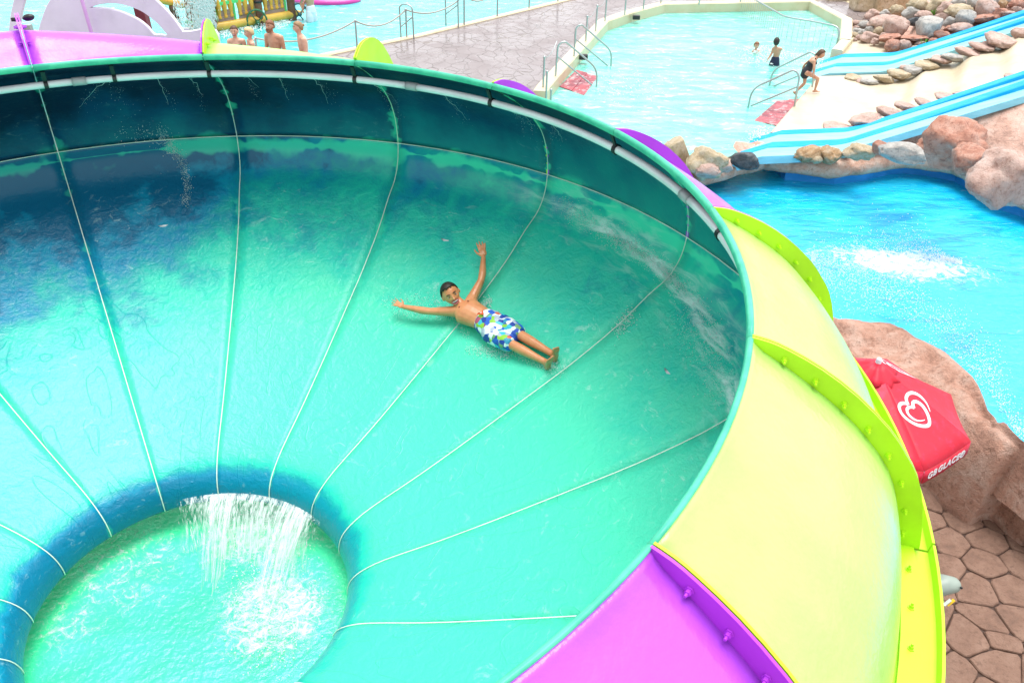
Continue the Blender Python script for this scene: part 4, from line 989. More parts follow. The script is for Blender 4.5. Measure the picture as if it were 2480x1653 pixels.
handrail('steel handrail on the cream kerb behind the red steps, the farther of two', (265, 402), (528, 482), [(278, 195), (315, 172), (533, 362)], [(272, 275), (502, 466)], .13, -.2, HR)
handrail('steel handrail in front of the climbing girl, ending on the cream apron', (1835, 760), (1503, 776), [(1872, 540), (1835, 495), (1533, 632)], [(1858, 618), (1528, 754)], .0, -.2, HR)
handrail('steel handrail behind the climbing girl, rising from the pool water', (1962, 620), (1655, 620), [(1992, 395), (1950, 370), (1682, 500)], [(1865, 540), (1678, 618)], .0, -.2, HR)
# posts on the pool kerb carrying a thin chain
KP = 'steel posts along the cream pool kerb'
tops = []
for i, (f, t) in enumerate([((100, 712), (103, 642)), ((66, 698), (70, 512)), ((45, 634), (54, 408)), ((348, 305), (362, 118)), ((418, 232), (434, 42)), ((485, 160), (497, -20)), ((625, 115), (630, -60)), ((757, 75), (762, -90)), ((882, 32), (886, -110)), ((1155, 32), (1158, -100))]):
    A = G(*c3(*f), .10); B = VY(*c3(*t), A.y); B.x = A.x; B.z = min(B.z, 1.15); th = thing('chain_post', 'slim steel post standing on the cream kerb of the turquoise pool', 'post', A, KP)
    if i > 4: th['label'] = 'slim steel post on the cream kerb, %s beyond the farther handrail' % ORD[i - 3]
    if i == 0: th['label'] = 'shortest steel post at the near corner of the pool kerb'
    if i == 1: th['label'] = 'slim steel post at the near kerb corner, half hidden by the bowl rim'
    if i == 2: th['label'] = 'slim steel post with hanging chain just left of the nearer kerb handrail'
    if i == 3: th['label'] = 'slim steel post right beside the farther kerb handrail'
    if i == 4: th['label'] = 'slim steel post with a chain hook, next beyond the farther kerb handrail'
    poly_tube('post', [A, B], .024, M['steel'], th, A); bm = bmesh.new(); ellipsoid(bm, B, [(.034, 0, 0), (0, .034, 0), (0, 0, .034)], 8, 6); obj('post_cap', bm, M['steel'], th, off=A); tops.append(B)
def sag(a, b, s, n=12): return [a.lerp(b, i / n) - Vector((0, 0, s * 4 * (i / n) * (1 - i / n))) for i in range(n + 1)]
for a, b, lab in ((tops[2], G(*c3(133, 545), .13) + Vector((0, 0, .85)), 'thin chain hanging between the corner post and the nearer handrail'), (tops[3], tops[4], 'thin chain hanging between two kerb posts beyond the handrails'), (tops[4], tops[5], 'thin chain hanging along the kerb towards the far posts')):
    o = poly_tube('chain', sag(a, b, .12), .008, M['steel']); tag(o, lab, 'chain', 'chains along the pool kerb')
# rope fence of the lagoon
RP = 'rope posts along the lagoon edge'; rt_ = []
for f, t, lab in [((626, 152), (624, 93), 'short grey rope post seen between the two men'), ((865, 118), (861, 51), 'grey rope post standing alone on the lagoon kerb right of the men'), ((985, 90), (984, 24), 'grey rope post inside the nearer grab rail'), ((1124, 60), (1124, -10), 'grey rope post beside the farther grab rail'), ((1204, 40), (1204, -30), 'grey rope post on the lagoon kerb, first beyond the farther grab rail'), ((1281, 20), (1281, -45), 'grey rope post on the lagoon kerb, second beyond the farther grab rail'), ((1351, 4), (1351, -58), 'grey rope post on the lagoon kerb, third beyond the farther grab rail')]:
    A = G(*f, .04); B = VY(*t, A.y); B.x = A.x + .01; th = thing('rope_post', lab, 'post', A, RP); poly_tube('post', [A, B], .027, M['steel'], th, A)
    bm = bmesh.new(); ellipsoid(bm, B, [(.04, 0, 0), (0, .04, 0), (0, 0, .04)], 8, 6); obj('post_cap', bm, M['steel'], th, off=A); rt_.append(B)
rope0 = [G(500, 200, .04) + Vector((0, 0, .85))] + rt_
for i, (a, b) in enumerate(zip(rope0[:-1], rope0[1:])):
    o = poly_tube('rope', sag(a, b, .26), .022, M['rope'])
    tag(o, ['sagging grey rope behind the two women', 'sagging grey rope running behind the man with the bun', 'sagging grey rope between the lone post and the nearer grab rail', 'sagging grey rope between the two grab rails', 'sagging grey rope starting at the farther grab rail', 'sagging grey rope, second span beyond the farther grab rail', 'sagging grey rope, last span beyond the farther grab rail'][i], 'rope', 'ropes along the lagoon edge')
def grab(lab, f1, f2, hgt_, bar_):
    A, B = G(*f1, .03), G(*f2, .03); th = thing('grab_rail', lab, 'grab rail', A, 'grab rails at the lagoon ladder'); Z = Vector((0, 0, hgt_)); C_ = (A + B) / 2 + Vector((0, 0, hgt_ + .12))
    poly_tube('hoop', round_path([A, A + Z, A.lerp(B, .25) + Z * 1.1, B.lerp(A, .25) + Z * 1.1, B + Z, B], .15), .024, M['steel'], th, A)
    poly_tube('crossbar', [A.lerp(A + Z, bar_[0]), B.lerp(B + Z, bar_[1])], .018, M['steel'], th, A)
grab('steel grab rail hoop on the lagoon kerb with a rope post inside it', (971, 90), (1002, 94), .82, (.33, .72)); grab('steel grab rail hoop on the lagoon kerb, the farther one', (1080, 62), (1110, 65), 1.0, (.32, .62))
# net fence standing in the right pool
th = thing('net_fence', 'steel barrier of thin bars crossing the far end of the turquoise pool', 'fence', G(*c3(1440, 78), -.15))
tp = [c3(1450, -12), c3(1790, 178), c3(1960, 200), c3(2140, 222)]; bt = [c3(1440, 78), c3(1740, 268), c3(1925, 300), c3(2130, 345)]
BT = [G(*p, -.15) for p in bt]; TP = [VY(t[0], t[1], b.y) for t, b in zip(tp, BT)]
for t, b in zip(TP, BT): t.x = b.x; t.z = max(.45, min(1.0, t.z))
poly_tube('top_rail', round_path(TP + [BT[-1] - Vector((0, 0, .1))], .25), .026, M['steel'], th, th.location)
bm = bmesh.new()
for a, b, c, d in zip(TP[:-1], TP[1:], BT[:-1], BT[1:]):
    n = max(4, int((b - a).length / .16))
    for i in range(n): tube(bm, [a.lerp(b, i / n), c.lerp(d, i / n) - Vector((0, 0, .1))], .0065, 4, False)
o = obj('bar', bm, M['steel'], th, off=th.location); o['kind'] = 'stuff'
poly_tube('post', [TP[0] + Vector((0, 0, .1)), BT[0] - Vector((0, 0, .1))], .026, M['steel'], th, th.location)
# little dark outlets in the kerb
for p, lab in ((c3(685, 126), 'small black outlet in the cream pool kerb at the far bend'), (c3(306, 408), 'small black outlet in the cream pool kerb by the farther handrail')):
    A = G(*p, .0); bm = bmesh.new(); box(bm, A + Vector((.1, -.05, .02)), (.22, .16, .12)); bmesh.ops.bevel(bm, geom=bm.edges[:], offset=.02, segments=2); o = obj('drain_outlet', bm, M['black'], smooth=False); tag(o, lab, 'drain', 'outlets in the pool kerb')

# ------------------------------------------------------------------ white cut-out panels standing behind the bowl
def flat_panel(name, outline, holes, y, m, thick, parent, off):
    """panel cut from a sheet in the plane y = const, outline in x, z"""
    cu = bpy.data.curves.new(name, 'CURVE'); cu.dimensions = '2D'; cu.fill_mode = 'BOTH'; cu.extrude = thick / 2; cu.bevel_depth = .006
    for pl in [outline] + holes:
        sp = cu.splines.new('POLY'); sp.points.add(len(pl) - 1); sp.use_cyclic_u = True
        for q, (x, z) in zip(sp.points, pl): q.co = (x, z, 0, 1)
    tmp = bpy.data.objects.new('tmp', cu); COL.objects.link(tmp); dg = bpy.context.evaluated_depsgraph_get(); me = bpy.data.meshes.new_from_object(tmp.evaluated_get(dg)); bpy.data.objects.remove(tmp)
    me.transform(Matrix.Rotation(R(90), 4, 'X')); me.transform(Matrix.Translation(Vector((0, y, 0)) - Vector(off))); me.materials.clear(); return link(name, me, [m], parent)
YP = 10.4
def cb(x, y): p = VY(x / 4.2, y / 4.2, YP); return (p.x, p.z)
def cbs(pts, n=6):
    P = cat_rom(pts, n); return [cb(*p) for p in P]
off = VY(250, 80, YP); off.z = 2.2
wp = thing('decorative_panel', 'large white cut-out arch panel with a crescent opening behind the bowl rim', 'decorative panel', off)
outl = cbs([(405, 620), (400, 420), (410, 300), (440, 190), (500, 40), (590, -80), (760, -200), (1000, -260), (1300, -210), (1500, -80), (1600, 10), (1740, 150), (1868, 325)]) + cbs([(1868, 322), (1960, 316), (2060, 298), (2140, 292), (2185, 308), (2215, 345), (2230, 420), (2230, 620)])
hole = cbs([(900, 80), (1010, 40), (1150, 26), (1260, 40), (1400, 85), (1500, 140), (1620, 240), (1718, 352)]) + cbs([(1690, 366), (1640, 352), (1572, 348), (1500, 270), (1400, 195), (1250, 128), (1120, 92), (1000, 80)])
flat_panel('arch_board', outl, [hole], YP, M['panel_white'], .05, wp, off)
ring = cbs([(116, 620), (113, 420), (116, 300), (130, 160), (165, 0), (210, -130), (290, -240)]) + cbs([(390, -240), (310, -120), (265, 0), (225, 160), (208, 300), (204, 420), (206, 620)])
flat_panel('side_arch', ring, [], YP - .02, M['panel_white'], .05, wp, off)
P1, P2_ = VY(820 / 4.2, -10, YP - .12), VY(930 / 4.2, 336 / 4.2, YP - .12); dP = (P2_ - P1)
M['pinkpole'] = plastic('pink_pole', (.72, .42, .76), .4, .3)
poly_tube('stay_pole', [P1 - dP * .8, P2_ + dP * 1.5], .022, M['pinkpole'], wp, off)
for x in (300, 1000, 1900):
    p = cb(x, 430); bm = bmesh.new(); box(bm, (p[0], YP + .06, 1.7), (.09, .07, 3.6)); obj('support_post', bm, M['steel'], wp, smooth=False, off=off)
# dark clamp on top of the first flange
A = bp(0, 4.17, swell(0, 4.17) - .23); bm = bmesh.new(); ellipsoid(bm, A + Vector((.10, 0, .02)), [(.055, 0, .01), (0, .035, 0), (-.005, 0, .03)], 12, 8); box(bm, A + Vector((-.02, 0, 0)), (.07, .03, .03)); tag(obj('lamp', bm, M['black']), 'small black spotlight clamped on top of the purple flange', 'spotlight')

# ------------------------------------------------------------------ play structure in the lagoon
M['wood'] = plastic('brown_post', (.20, .085, .045), .6, .1, .15); M['amber'] = plastic('amber_paint', (.72, .36, .03), .4, .3); M['yellowtube'] = plastic('yellow_tube', (.72, .45, .06), .4, .3, .12)
M['gpaint'] = plastic('green_paint', (.10, .62, .17), .4, .3); M['plankw'] = plastic('weathered_plank', (.36, .23, .18), .7, 0, .15); M['dgreen'] = plastic('dark_green_wheel', (.02, .14, .06), .4, .2); M['teal_wheel'] = plastic('dark_teal_wheel', (.01, .10, .13), .4, .2)
def cp(x, y): return (400 + x * .17, y * .17)
A0, B0 = G(*cp(720, 440), -.1), G(*cp(1800, 255), -.1); dv = (B0 - A0).normalized(); ps = thing('play_structure', 'pirate style play platform with amber balusters and brown posts in the lagoon', 'play structure', A0)
def onp(x, y): return VP(*cp(x, y), A0, B0)
poly_tube('base_beam', [A0 + Vector((0, 0, .1)) - dv * 1.2, B0 + Vector((0, 0, .1))], .13, M['yellowtube'], ps, A0, 12)
for x, y in ((1360, 380), (1820, 300), (705, 470)):
    b = onp(x, y); b.z = -.4; bm = bmesh.new(); tube(bm, [b, b + Vector((0, 0, 3.2))], .13, 10, True); obj('post', bm, M['wood'], ps, off=A0)
    for h in (.9, 1.25): bm = bmesh.new(); tube(bm, [b + Vector((0, 0, h)), b + Vector((0, 0, h + .07))], .155, 10, False); obj('post_band', bm, M['black'], ps, off=A0)
def baluster(x, y, h):
    b = onp(x, y); pr = [(0, .05), (.06, .07), (.1, .045), (.2, .06), (.42, .085), (.6, .06), (.85, .035), (1.0, .05), (1.2, .075), (1.4, .045), (1.5, .06)]
    bm = bmesh.new(); tube(bm, [b + Vector((0, 0, q * h)) for q, r in pr], [r for q, r in pr], 10, False); obj('baluster', bm, M['amber'], ps, off=A0)
for x, y in ((780, 275), (865, 255), (950, 238), (1075, 218), (1155, 205), (1245, 190), (1435, 155), (1515, 140), (1590, 128), (1665, 115)): baluster(x, y, .85)
for (x0, y0, x1, y1, hh) in ((770, 335, 985, 290, .38), (1060, 275, 1285, 230, .42), (1425, 205, 1700, 150, .42)):
    a, b = onp(x0, y0), onp(x1, y1)
    for j in range(3): bm = bmesh.new(); bar(bm, a + Vector((0, 0, .02 + j * hh / 3)), b + Vector((0, 0, .02 + j * hh / 3)), .05, hh / 3 - .012); obj('plank', bm, M['plankw'], ps, smooth=False, off=A0)
for (x0, y0, x1, y1) in ((770, 395, 1290, 300), (1420, 275, 1740, 215)): bm = bmesh.new(); bar(bm, onp(x0, y0), onp(x1, y1), .09, .07); obj('frame_rail', bm, M['gpaint'], ps, smooth=False, off=A0)
for x, y in ((735, 330), (1010, 335), (1300, 290), (1725, 205)): b = onp(x, y); bm = bmesh.new(); bar(bm, b, b + Vector((0, 0, 2.2)), .06, .06, (1, 0, 0)); obj('frame_post', bm, M['gpaint'], ps, smooth=False, off=A0)
bm = bmesh.new(); a, b = onp(735, 60), onp(1740, -120); bar(bm, a, b, .12, .09); obj('handrail', bm, M['gpaint'], ps, smooth=False, off=A0)
def wheel(P, r, m, lab):
    th = thing('hand_wheel', lab, 'wheel', P, 'valve wheels on the play structure'); bm = bmesh.new(); n = 20; rg = [P + Vector((r * .75 * math.cos(2 * math.pi * i / n), r * .35 * math.cos(2 * math.pi * i / n), r * math.sin(2 * math.pi * i / n))) for i in range(n + 1)]
    tube(bm, rg, .028, 6, False); obj('rim', bm, m, th, off=P)
    for i in range(4): q = rg[i * 5 + 2]; bm = bmesh.new(); tube(bm, [P, q], .02, 6, False); obj('spoke', bm, m, th, off=P)
    bm = bmesh.new(); tube(bm, [P + Vector((-.06, .14, 0)), P + Vector((.03, -.04, 0))], .06, 10); obj('hub', bm, m, th, off=P)
wheel(onp(1350, 285) + Vector((0, -.3, 0)), .36, M['dgreen'], 'dark green valve wheel on the brown post above the bearded man'); wheel(onp(1930, 185) + Vector((0, -.2, 0)), .32, M['teal_wheel'], 'dark teal valve wheel held by the man in white trunks')
a = onp(1820, 180); poly_tube('valve_arm', [a, onp(1925, 185) + Vector((0, -.1, 0))], .09, M['yellowtube'], ps, A0)
# yellow slatted cascade at the left of the structure, dark tree trunk beside it, and falling water
cs_ = thing('cascade', 'amber slatted water cascade beside the play platform', 'water feature', onp(500, 430))
for i in range(9): b = onp(330 + i * 42, 410 - (i % 2) * 20); bm = bmesh.new(); bar(bm, b + Vector((0, .3, 0)), b + Vector((.1, .5, 3.2)), .22, .10, (0, 1, 0)); obj('slat', bm, M['yellowtube'] if i % 3 else M['plankw'], cs_, smooth=False, off=cs_.location)
for (x0, y0, x1, y1, m_) in ((320, 300, 740, 420, 'gpaint'), (-50, -10, 250, 60, 'amber'), (0, 120, 60, 330, 'dgreen'), (640, -40, 650, 380, 'dgreen'), (120, 100, 200, 330, 'wood')): bm = bmesh.new(); tube(bm, [onp(x0, y0) + Vector((0, -.1, 0)), onp(x1, y1) + Vector((0, -.1, 0))], .10 if m_ != 'gpaint' else .05, 8); obj('strut', bm, M[m_], cs_, off=cs_.location)
pts, sz, sd_ = [], [], []
for i in range(2600):
    x = rng.choice([rng.uniform(180, 780), rng.normal(560, 60), rng.normal(680, 40)]); y = rng.uniform(-60, 460); P = onp(float(x), float(y)) + Vector((0, -.35, 0))
    if P.z < -.15: P.z = -.15 + rng.random() * .3
    pts.append(P); sz.append(rng.uniform(.008, .02)); sd_.append((0, 0, -rng.uniform(.02, .10)))
for i in range(900):
    x = rng.uniform(150, 1850); P = onp(x, 470 - (x - 720) * .17 + rng.normal(0, 12)); P += Vector((0, rng.uniform(-1.1, .1), 0)); P.z = -.16 + abs(rng.normal(0, .04)); pts.append(P); sz.append(rng.uniform(.01, .03)); sd_.append((0, 0, 0))
drops('cascade_water', pts, sz, M['spray'], sd_)
# palm seen through the crescent, and the maroon post
def palm(P, lab):
    th = thing('palm_tree', lab, 'palm', P); bm = bmesh.new(); tube(bm, [P, P + Vector((.05, 0, 1.0)), P + Vector((.1, 0, 2.0))], [.11, .09, .08], 8); obj('trunk', bm, M['wood'], th, off=P); r = random.Random(4)
    for i in range(13):
        a = i * 2 * math.pi / 13 + r.uniform(-.2, .2); bm = bmesh.new(); L = r.uniform(1.1, 1.5); d = Vector((math.cos(a), math.sin(a), 0)); c = P + Vector((.1, 0, 2.0)); s = Vector((-d.y, d.x, 0)); n = 12; pl = None
        for j in range(n):
            t = j / n; q = c + d * L * t + Vector((0, 0, .45 * t - .9 * t * t)); w_ = .26 * (1 - t) ** .6 * (.35 + t)
            for sg in (-1, 1):
                v = [bm.verts.new(q), bm.verts.new(q + d * .06), bm.verts.new(q + d * .16 + s * sg * w_ + Vector((0, 0, -.08))), bm.verts.new(q + d * .10 + s * sg * w_ + Vector((0, 0, -.09)))]; bm.faces.new(v)
        obj('frond', bm, M['leafb'], th, smooth=False, off=P)
M['leafb'] = Mat('palm_leaf', (.05, .42, .06), .5).m
P = VY(255, 40, 13.5); palm(Vector((P.x, 13.5, P.z - 2.45)), 'bright green palm fronds seen through the crescent of the white panel')
a = VY(352, 30, 16); b = VY(358, 66, 16); bm = bmesh.new(); bar(bm, Vector((b.x, 16, 0)), Vector((a.x - .1, 16, a.z + 1)), .18, .18, (0, 1, 0)); tag(obj('maroon_post', bm, M['red_post'], smooth=False), 'square maroon post standing behind the crescent opening', 'post')
bm = bmesh.new(); P = G(790, -4, -.1); ellipsoid(bm, P + Vector((0, 0, -.05)), [(1.2, 0, 0), (0, .8, 0), (0, 0, .25)], 24, 8); M['magenta'] = plastic('magenta_mat', (.62, .04, .34), .4, .3); tag(obj('float_mat', bm, M['magenta']), 'magenta floating mat at the top of the lagoon', 'float')

# ------------------------------------------------------------------ red parasol
def parasol():
    ZC = .78; c = Vector((3.655, 6.75, ZC)); NS_, Rr = 8, 1.01; s = 2 * Rr * math.sin(math.pi / NS_)
    ring = [c + Vector((Rr * math.cos(R(-77.5) + 2 * math.pi * i / NS_), Rr * math.sin(R(-77.5) + 2 * math.pi * i / NS_), 0)) for i in range(NS_)]
    apex = c + Vector((0, 0, .50)); base = Vector((c.x, c.y, ZP)); th = thing('parasol', 'bright red parasol with white heart emblem and lettering on its valance', 'parasol', base)
    m = Mat('red_canvas', (.62, .006, .03), .6, .05, .3); nn = m.noise(9, 5, .7); m.set('Base Color', m.mix(m.step(nn, .5, .75), (.60, .006, .03), (.66, .025, .085))); m.bump(m.noise(26, 4, .6), .12, .01); M['canvas'] = m.m
    for i in range(NS_):
        a, b = ring[i], ring[(i + 1) % NS_]; bm = bmesh.new(); g = []; n = 8
        for j in range(n + 1):
            t = j / n; row = []
            for q in range(n + 1):
                u = q / n; p = apex.lerp(a, t).lerp(apex.lerp(b, t), u); p.z -= .035 * math.sin(math.pi * u) * t * 1.0 - .02 * math.sin(math.pi * t); row.append(bm.verts.new(p) if j or not q else g0)
                if j == 0 and q == 0: g0 = row[0]
            g.append(row)
        for j in range(n):
            for q in range(n):
                f = [g[j][q], g[j][q + 1], g[j + 1][q + 1], g[j + 1][q]]; f = [v for k_, v in enumerate(f) if v not in f[:k_]]
                if len(f) >= 3: bm.faces.new(f)
        me = bm_mesh(bm, 'canopy_panel', True); o = link('canopy_panel', me, [M['canvas']], th); me.transform(Matrix.Translation(-base)); sm = o.modifiers.new('s', 'SOLIDIFY'); sm.thickness = .004
        # valance
        bm = bmesh.new(); vt, vb = [], []; out_ = ((a + b) / 2 - c).normalized()
        for q in range(13):
            u = q / 12; p = a.lerp(b, u); p.z -= .035 * math.sin(math.pi * u); vt.append(bm.verts.new(p + out_ * .003)); vb.append(bm.verts.new(p + out_ * .012 + Vector((0, 0, -.155 + .008 * math.cos(u * 44)))))
        for q in range(12): bm.faces.new((vt[q], vt[q + 1], vb[q + 1], vb[q]))
        me = bm_mesh(bm, 'valance', True); o = link('valance', me, [M['canvas']], th); me.transform(Matrix.Translation(-base)); sm = o.modifiers.new('s', 'SOLIDIFY'); sm.thickness = .004
        bm = bmesh.new(); tube(bm, [c + (a - c) * .04 + Vector((0, 0, .46)), a + Vector((0, 0, -.012))], .009, 6); obj('rib', bm, M['steel'], th, off=base)
    bm = bmesh.new(); tube(bm, [base, apex - Vector((0, 0, .02))], .026, 10); obj('pole', bm, M['steel'], th, off=base)
    bm = bmesh.new(); tube(bm, [apex + Vector((0, 0, -.03)), apex + Vector((0, 0, .02)), apex + Vector((0, 0, .07))], [.055, .03, .028], 10); obj('finial', bm, M['white_plastic'], th, off=base)
    # gathered cap on top
    bm = bmesh.new(); g = []; n = 36
    for r_, z_ in ((.03, .015), (.10, -.03), (.18, -.085), (.23, -.13)): g.append([bm.verts.new(apex + Vector((r_ * math.cos(2 * math.pi * i / n) * (1 + .12 * math.sin(i * 2 * math.pi * 9 / n) * r_ * 4), r_ * math.sin(2 * math.pi * i / n) * (1 + .12 * math.sin(i * 2 * math.pi * 9 / n) * r_ * 4), z_ + .02 * math.sin(i * 2 * math.pi * 6 / n) * r_ * 4 + .025))) for i in range(n)])
    for a, b in zip(g[:-1], g[1:]):
        for i in range(n): bm.faces.new((a[i], a[(i + 1) % n], b[(i + 1) % n], b[i]))
    o = obj('cap', bm, M['canvas'], th, off=base); o.modifiers.new('s', 'SOLIDIFY').thickness = .004
    bm = bmesh.new(); box(bm, base + Vector((0, 0, .05)), (.5, .5, .1)); bmesh.ops.bevel(bm, geom=bm.edges[:], offset=.02, segments=2); obj('base_block', bm, M['grey_plastic'], th, smooth=False, off=base)
    white = Mat('white_print', (.82, .82, .84), .6).m
    # lettering on the valances of the edge that faces the camera and the next one
    def lettering(a, b, txt, size, du):
        cu = bpy.data.curves.new('lettering', 'FONT'); cu.body = txt; cu.size = size; cu.align_x = 'CENTER'; cu.align_y = 'CENTER'; cu.extrude = .001; cu.offset = .0035; cu.space_character = 1.12
        tmp = bpy.data.objects.new('tmp', cu); COL.objects.link(tmp); dg = bpy.context.evaluated_depsgraph_get(); me = bpy.data.meshes.new_from_object(tmp.evaluated_get(dg)); bpy.data.objects.remove(tmp)
        out_ = ((a + b) / 2 - c).normalized(); xd = (b - a).normalized(); upd = (Vector((0, 0, 1)) - out_ * .06).normalized(); zd = xd.cross(upd); 
        if zd.dot(out_) < 0: xd = -xd; zd = xd.cross(upd)
        Mx = Matrix((xd, upd, zd)).transposed().to_4x4(); pos = a.lerp(b, .5) + xd * du * s + out_ * .0165 + Vector((0, 0, -.105)); Mx.translation = pos - base; me.transform(Mx); me.materials.clear(); link('lettering', me, [white], th)
    i0 = 0; lettering(ring[0], ring[1], 'GB', s * .14, -.29); lettering(ring[0], ring[1], 'GLACE®', s * .14, .12)
    for k_ in (i0 - 1, i0 + 2): [lettering(ring[k_ % NS_], ring[(k_ + 1) % NS_], t_, s * .14, d_) for t_, d_ in (('GB', -.29), ('GLACE®', .12))]
    # heart emblem: two nested open hearts, drawn as ribbons lying on the canvas
    def emblem(i, sc, side):
        a, b = ring[i % NS_], ring[(i + 1) % NS_]
        if (b - a).cross(apex - a).z < 0: a, b = b, a
        mid = (a + b) / 2; xd = (b - a).normalized(); yd = (apex - mid).normalized(); nz_ = xd.cross(yd); org = mid.lerp(apex, .47) + xd * side
        outer = [(-.02, .42), (-.16, .55), (-.42, .60), (-.66, .50), (-.80, .26), (-.78, -.02), (-.62, -.30), (-.36, -.55), (-.02, -.74), (.26, -.80), (.44, -.70), (.58, -.48), (.66, -.2), (.66, .05), (.58, .26), (.44, .38), (.30, .38), (.20, .28), (.16, .16)]
        out2 = [(-.02, .42), (.04, .60), (.20, .76), (.44, .82), (.68, .74), (.88, .52), (.96, .22), (.94, -.08), (.84, -.36)]
        inner = [(.16, .16), (.04, .26), (-.14, .30), (-.32, .24), (-.42, .08), (-.40, -.12), (-.26, -.32), (-.02, -.46), (.26, -.52)]
        for path, ws in ((outer, .085), (out2, .085), (inner, .075)):
            P = cat_rom(path, 5); bm = bmesh.new(); vs_ = []
            for j, (x, y) in enumerate(P):
                p0, p1 = P[max(j - 1, 0)], P[min(j + 1, len(P) - 1)]; dx, dy = p1[0] - p0[0], p1[1] - p0[1]; L = math.hypot(dx, dy) or 1; nx, ny = -dy / L, dx / L; t = j / (len(P) - 1)
                w_ = ws * (1 if path is outer else (1 - .75 * smooth01(.55, 1, t)))
                row = []
                for sg in (-1, 1):
                    q = org + xd * (x + nx * w_ * sg) * sc + yd * (y + ny * w_ * sg) * sc; rel = (q - a).dot(xd) / s; tt = 1 - (q - mid).dot(yd) / (apex - mid).length; u_ = .5 + ((q - mid).dot(xd) / s) / max(.05, tt)
                    q.z -= .035 * math.sin(math.pi * min(1, max(0, u_))) * tt - .02 * math.sin(math.pi * tt); row.append(bm.verts.new(q + nz_ * .006 + Vector((0, 0, .0005))))
                vs_.append(row)
            for p, q in zip(vs_[:-1], vs_[1:]): bm.faces.new((p[0], p[1], q[1], q[0]))
            o = obj('heart_emblem', bm, white, th, off=base); o.modifiers.new('s', 'SOLIDIFY').thickness = .0015
    emblem(0, s * .27, 0); emblem(2, s * .27, 0); emblem(4, s * .27, 0); emblem(6, s * .27, 0)
parasol()
# grey rounded post cap beside the bowl, with a small coloured sticker
B = G(2293, 1425, -.55); th = thing('bollard', 'grey rounded plastic post head with a small coloured tab beside the bowl edge', 'bollard', Vector((B.x, B.y, ZP)))
bm = bmesh.new(); tube(bm, [B + Vector((-.10, .02, 0)), B + Vector((-.02, .03, .03)), B + Vector((.07, .045, .01))], [(.10, .09), (.105, .10), (.085, .08)], 14); M['greyhead'] = plastic('grey_green_plastic', (.30, .36, .31), .5, .2); obj('head', bm, M['greyhead'], th, off=th.location)
bm = bmesh.new(); tube(bm, [Vector((B.x - .1, B.y, ZP)), B + Vector((-.1, .02, -.03))], .06, 10); obj('stem', bm, M['greyhead'], th, off=th.location)
bm = bmesh.new(); ellipsoid(bm, B + Vector((.115, -.03, .055)), [(.014, 0, 0), (0, .014, 0), (0, 0, .014)], 8, 6); obj('screw', bm, M['black'], th, off=th.location)
M['yel'] = plastic('yellow_tab', (.85, .55, .03), .4, .3); M['wht'] = plastic('pale_tab', (.75, .8, .74), .4, .3)
for i, mm in enumerate(('wht', 'yel')): bm = bmesh.new(); bar(bm, B + Vector((-.05 + .035 * i, -.12, -.10)), B + Vector((.01 + .035 * i, -.10, -.04)), .03, .012); obj('tab', bm, M[mm], th, smooth=False, off=th.location)
# ------------------------------------------------------------------ people
def skin_mat(name, c, red=.0):
    m = Mat(name, c, .42, .25, .15); P = m.tc('Object'); n = m.noise(9, 4, .6, P); n2 = m.noise(60, 3, .6, P)
    cc = m.mix(m.step(n, .35, .7), c, (c[0] * .88, c[1] * .76, c[2] * .70)); m.set('Base Color', cc); m.set('Subsurface Weight', .08); m.set('Subsurface Radius', (.02, .008, .004)); m.set('Subsurface Scale', .5); m.bump(n2, .05, .004); return m.m
SK_T = skin_mat('tanned_skin', (.72, .31, .135)); SK_L = skin_mat('fair_skin', (.70, .42, .30)); SK_M = skin_mat('warm_skin', (.56, .30, .19))
HAIRM = {n: Mat(n + '_hair', c, .55).m for n, c in (('black', (.022, .014, .010)), ('brown', (.09, .045, .022)), ('ginger', (.22, .085, .035)), ('blond', (.62, .46, .24)), ('dark_blond', (.30, .18, .085)))}
M['eye'] = Mat('eye_white', (.8, .8, .78), .2).m; M['iris'] = Mat('dark_iris', (.02, .012, .008), .2).m; M['mouth'] = Mat('mouth_inside', (.10, .01, .012), .5).m; M['teeth'] = Mat('teeth', (.85, .84, .8), .3).m; M['lip'] = Mat('lips', (.52, .13, .14), .4).m; M['brow'] = Mat('eyebrow', (.06, .03, .02), .8).m
def fuse(bm, name, voxel, smooth_it=4):
    bmesh.ops.recalc_face_normals(bm, faces=bm.faces); me = bpy.data.meshes.new('tmp'); bm.to_mesh(me); bm.free(); o = bpy.data.objects.new('tmp', me); COL.objects.link(o)
    r = o.modifiers.new('r', 'REMESH'); r.mode = 'VOXEL'; r.voxel_size = voxel; r.use_smooth_shade = True
    s_ = o.modifiers.new('s', 'SMOOTH'); s_.factor = .5; s_.iterations = smooth_it
    dg = bpy.context.evaluated_depsgraph_get(); out = bpy.data.meshes.new_from_object(o.evaluated_get(dg)); bpy.data.objects.remove(o); out.name = name
    out.polygons.foreach_set('use_smooth', [True] * len(out.polygons)); return out
def head_parts(c, upv, face, h, mouth_open=0.0):
    """frame of a head: c centre, upv crown direction, face the way it looks, h its height"""
    z = Vector(upv).normalized(); y = Vector(face); y = (y - z * y.dot(z)).normalized(); x = y.cross(z)
    return lambda a, b, d: Vector(c) + (x * a + y * b + z * d) * h, (x, y, z)
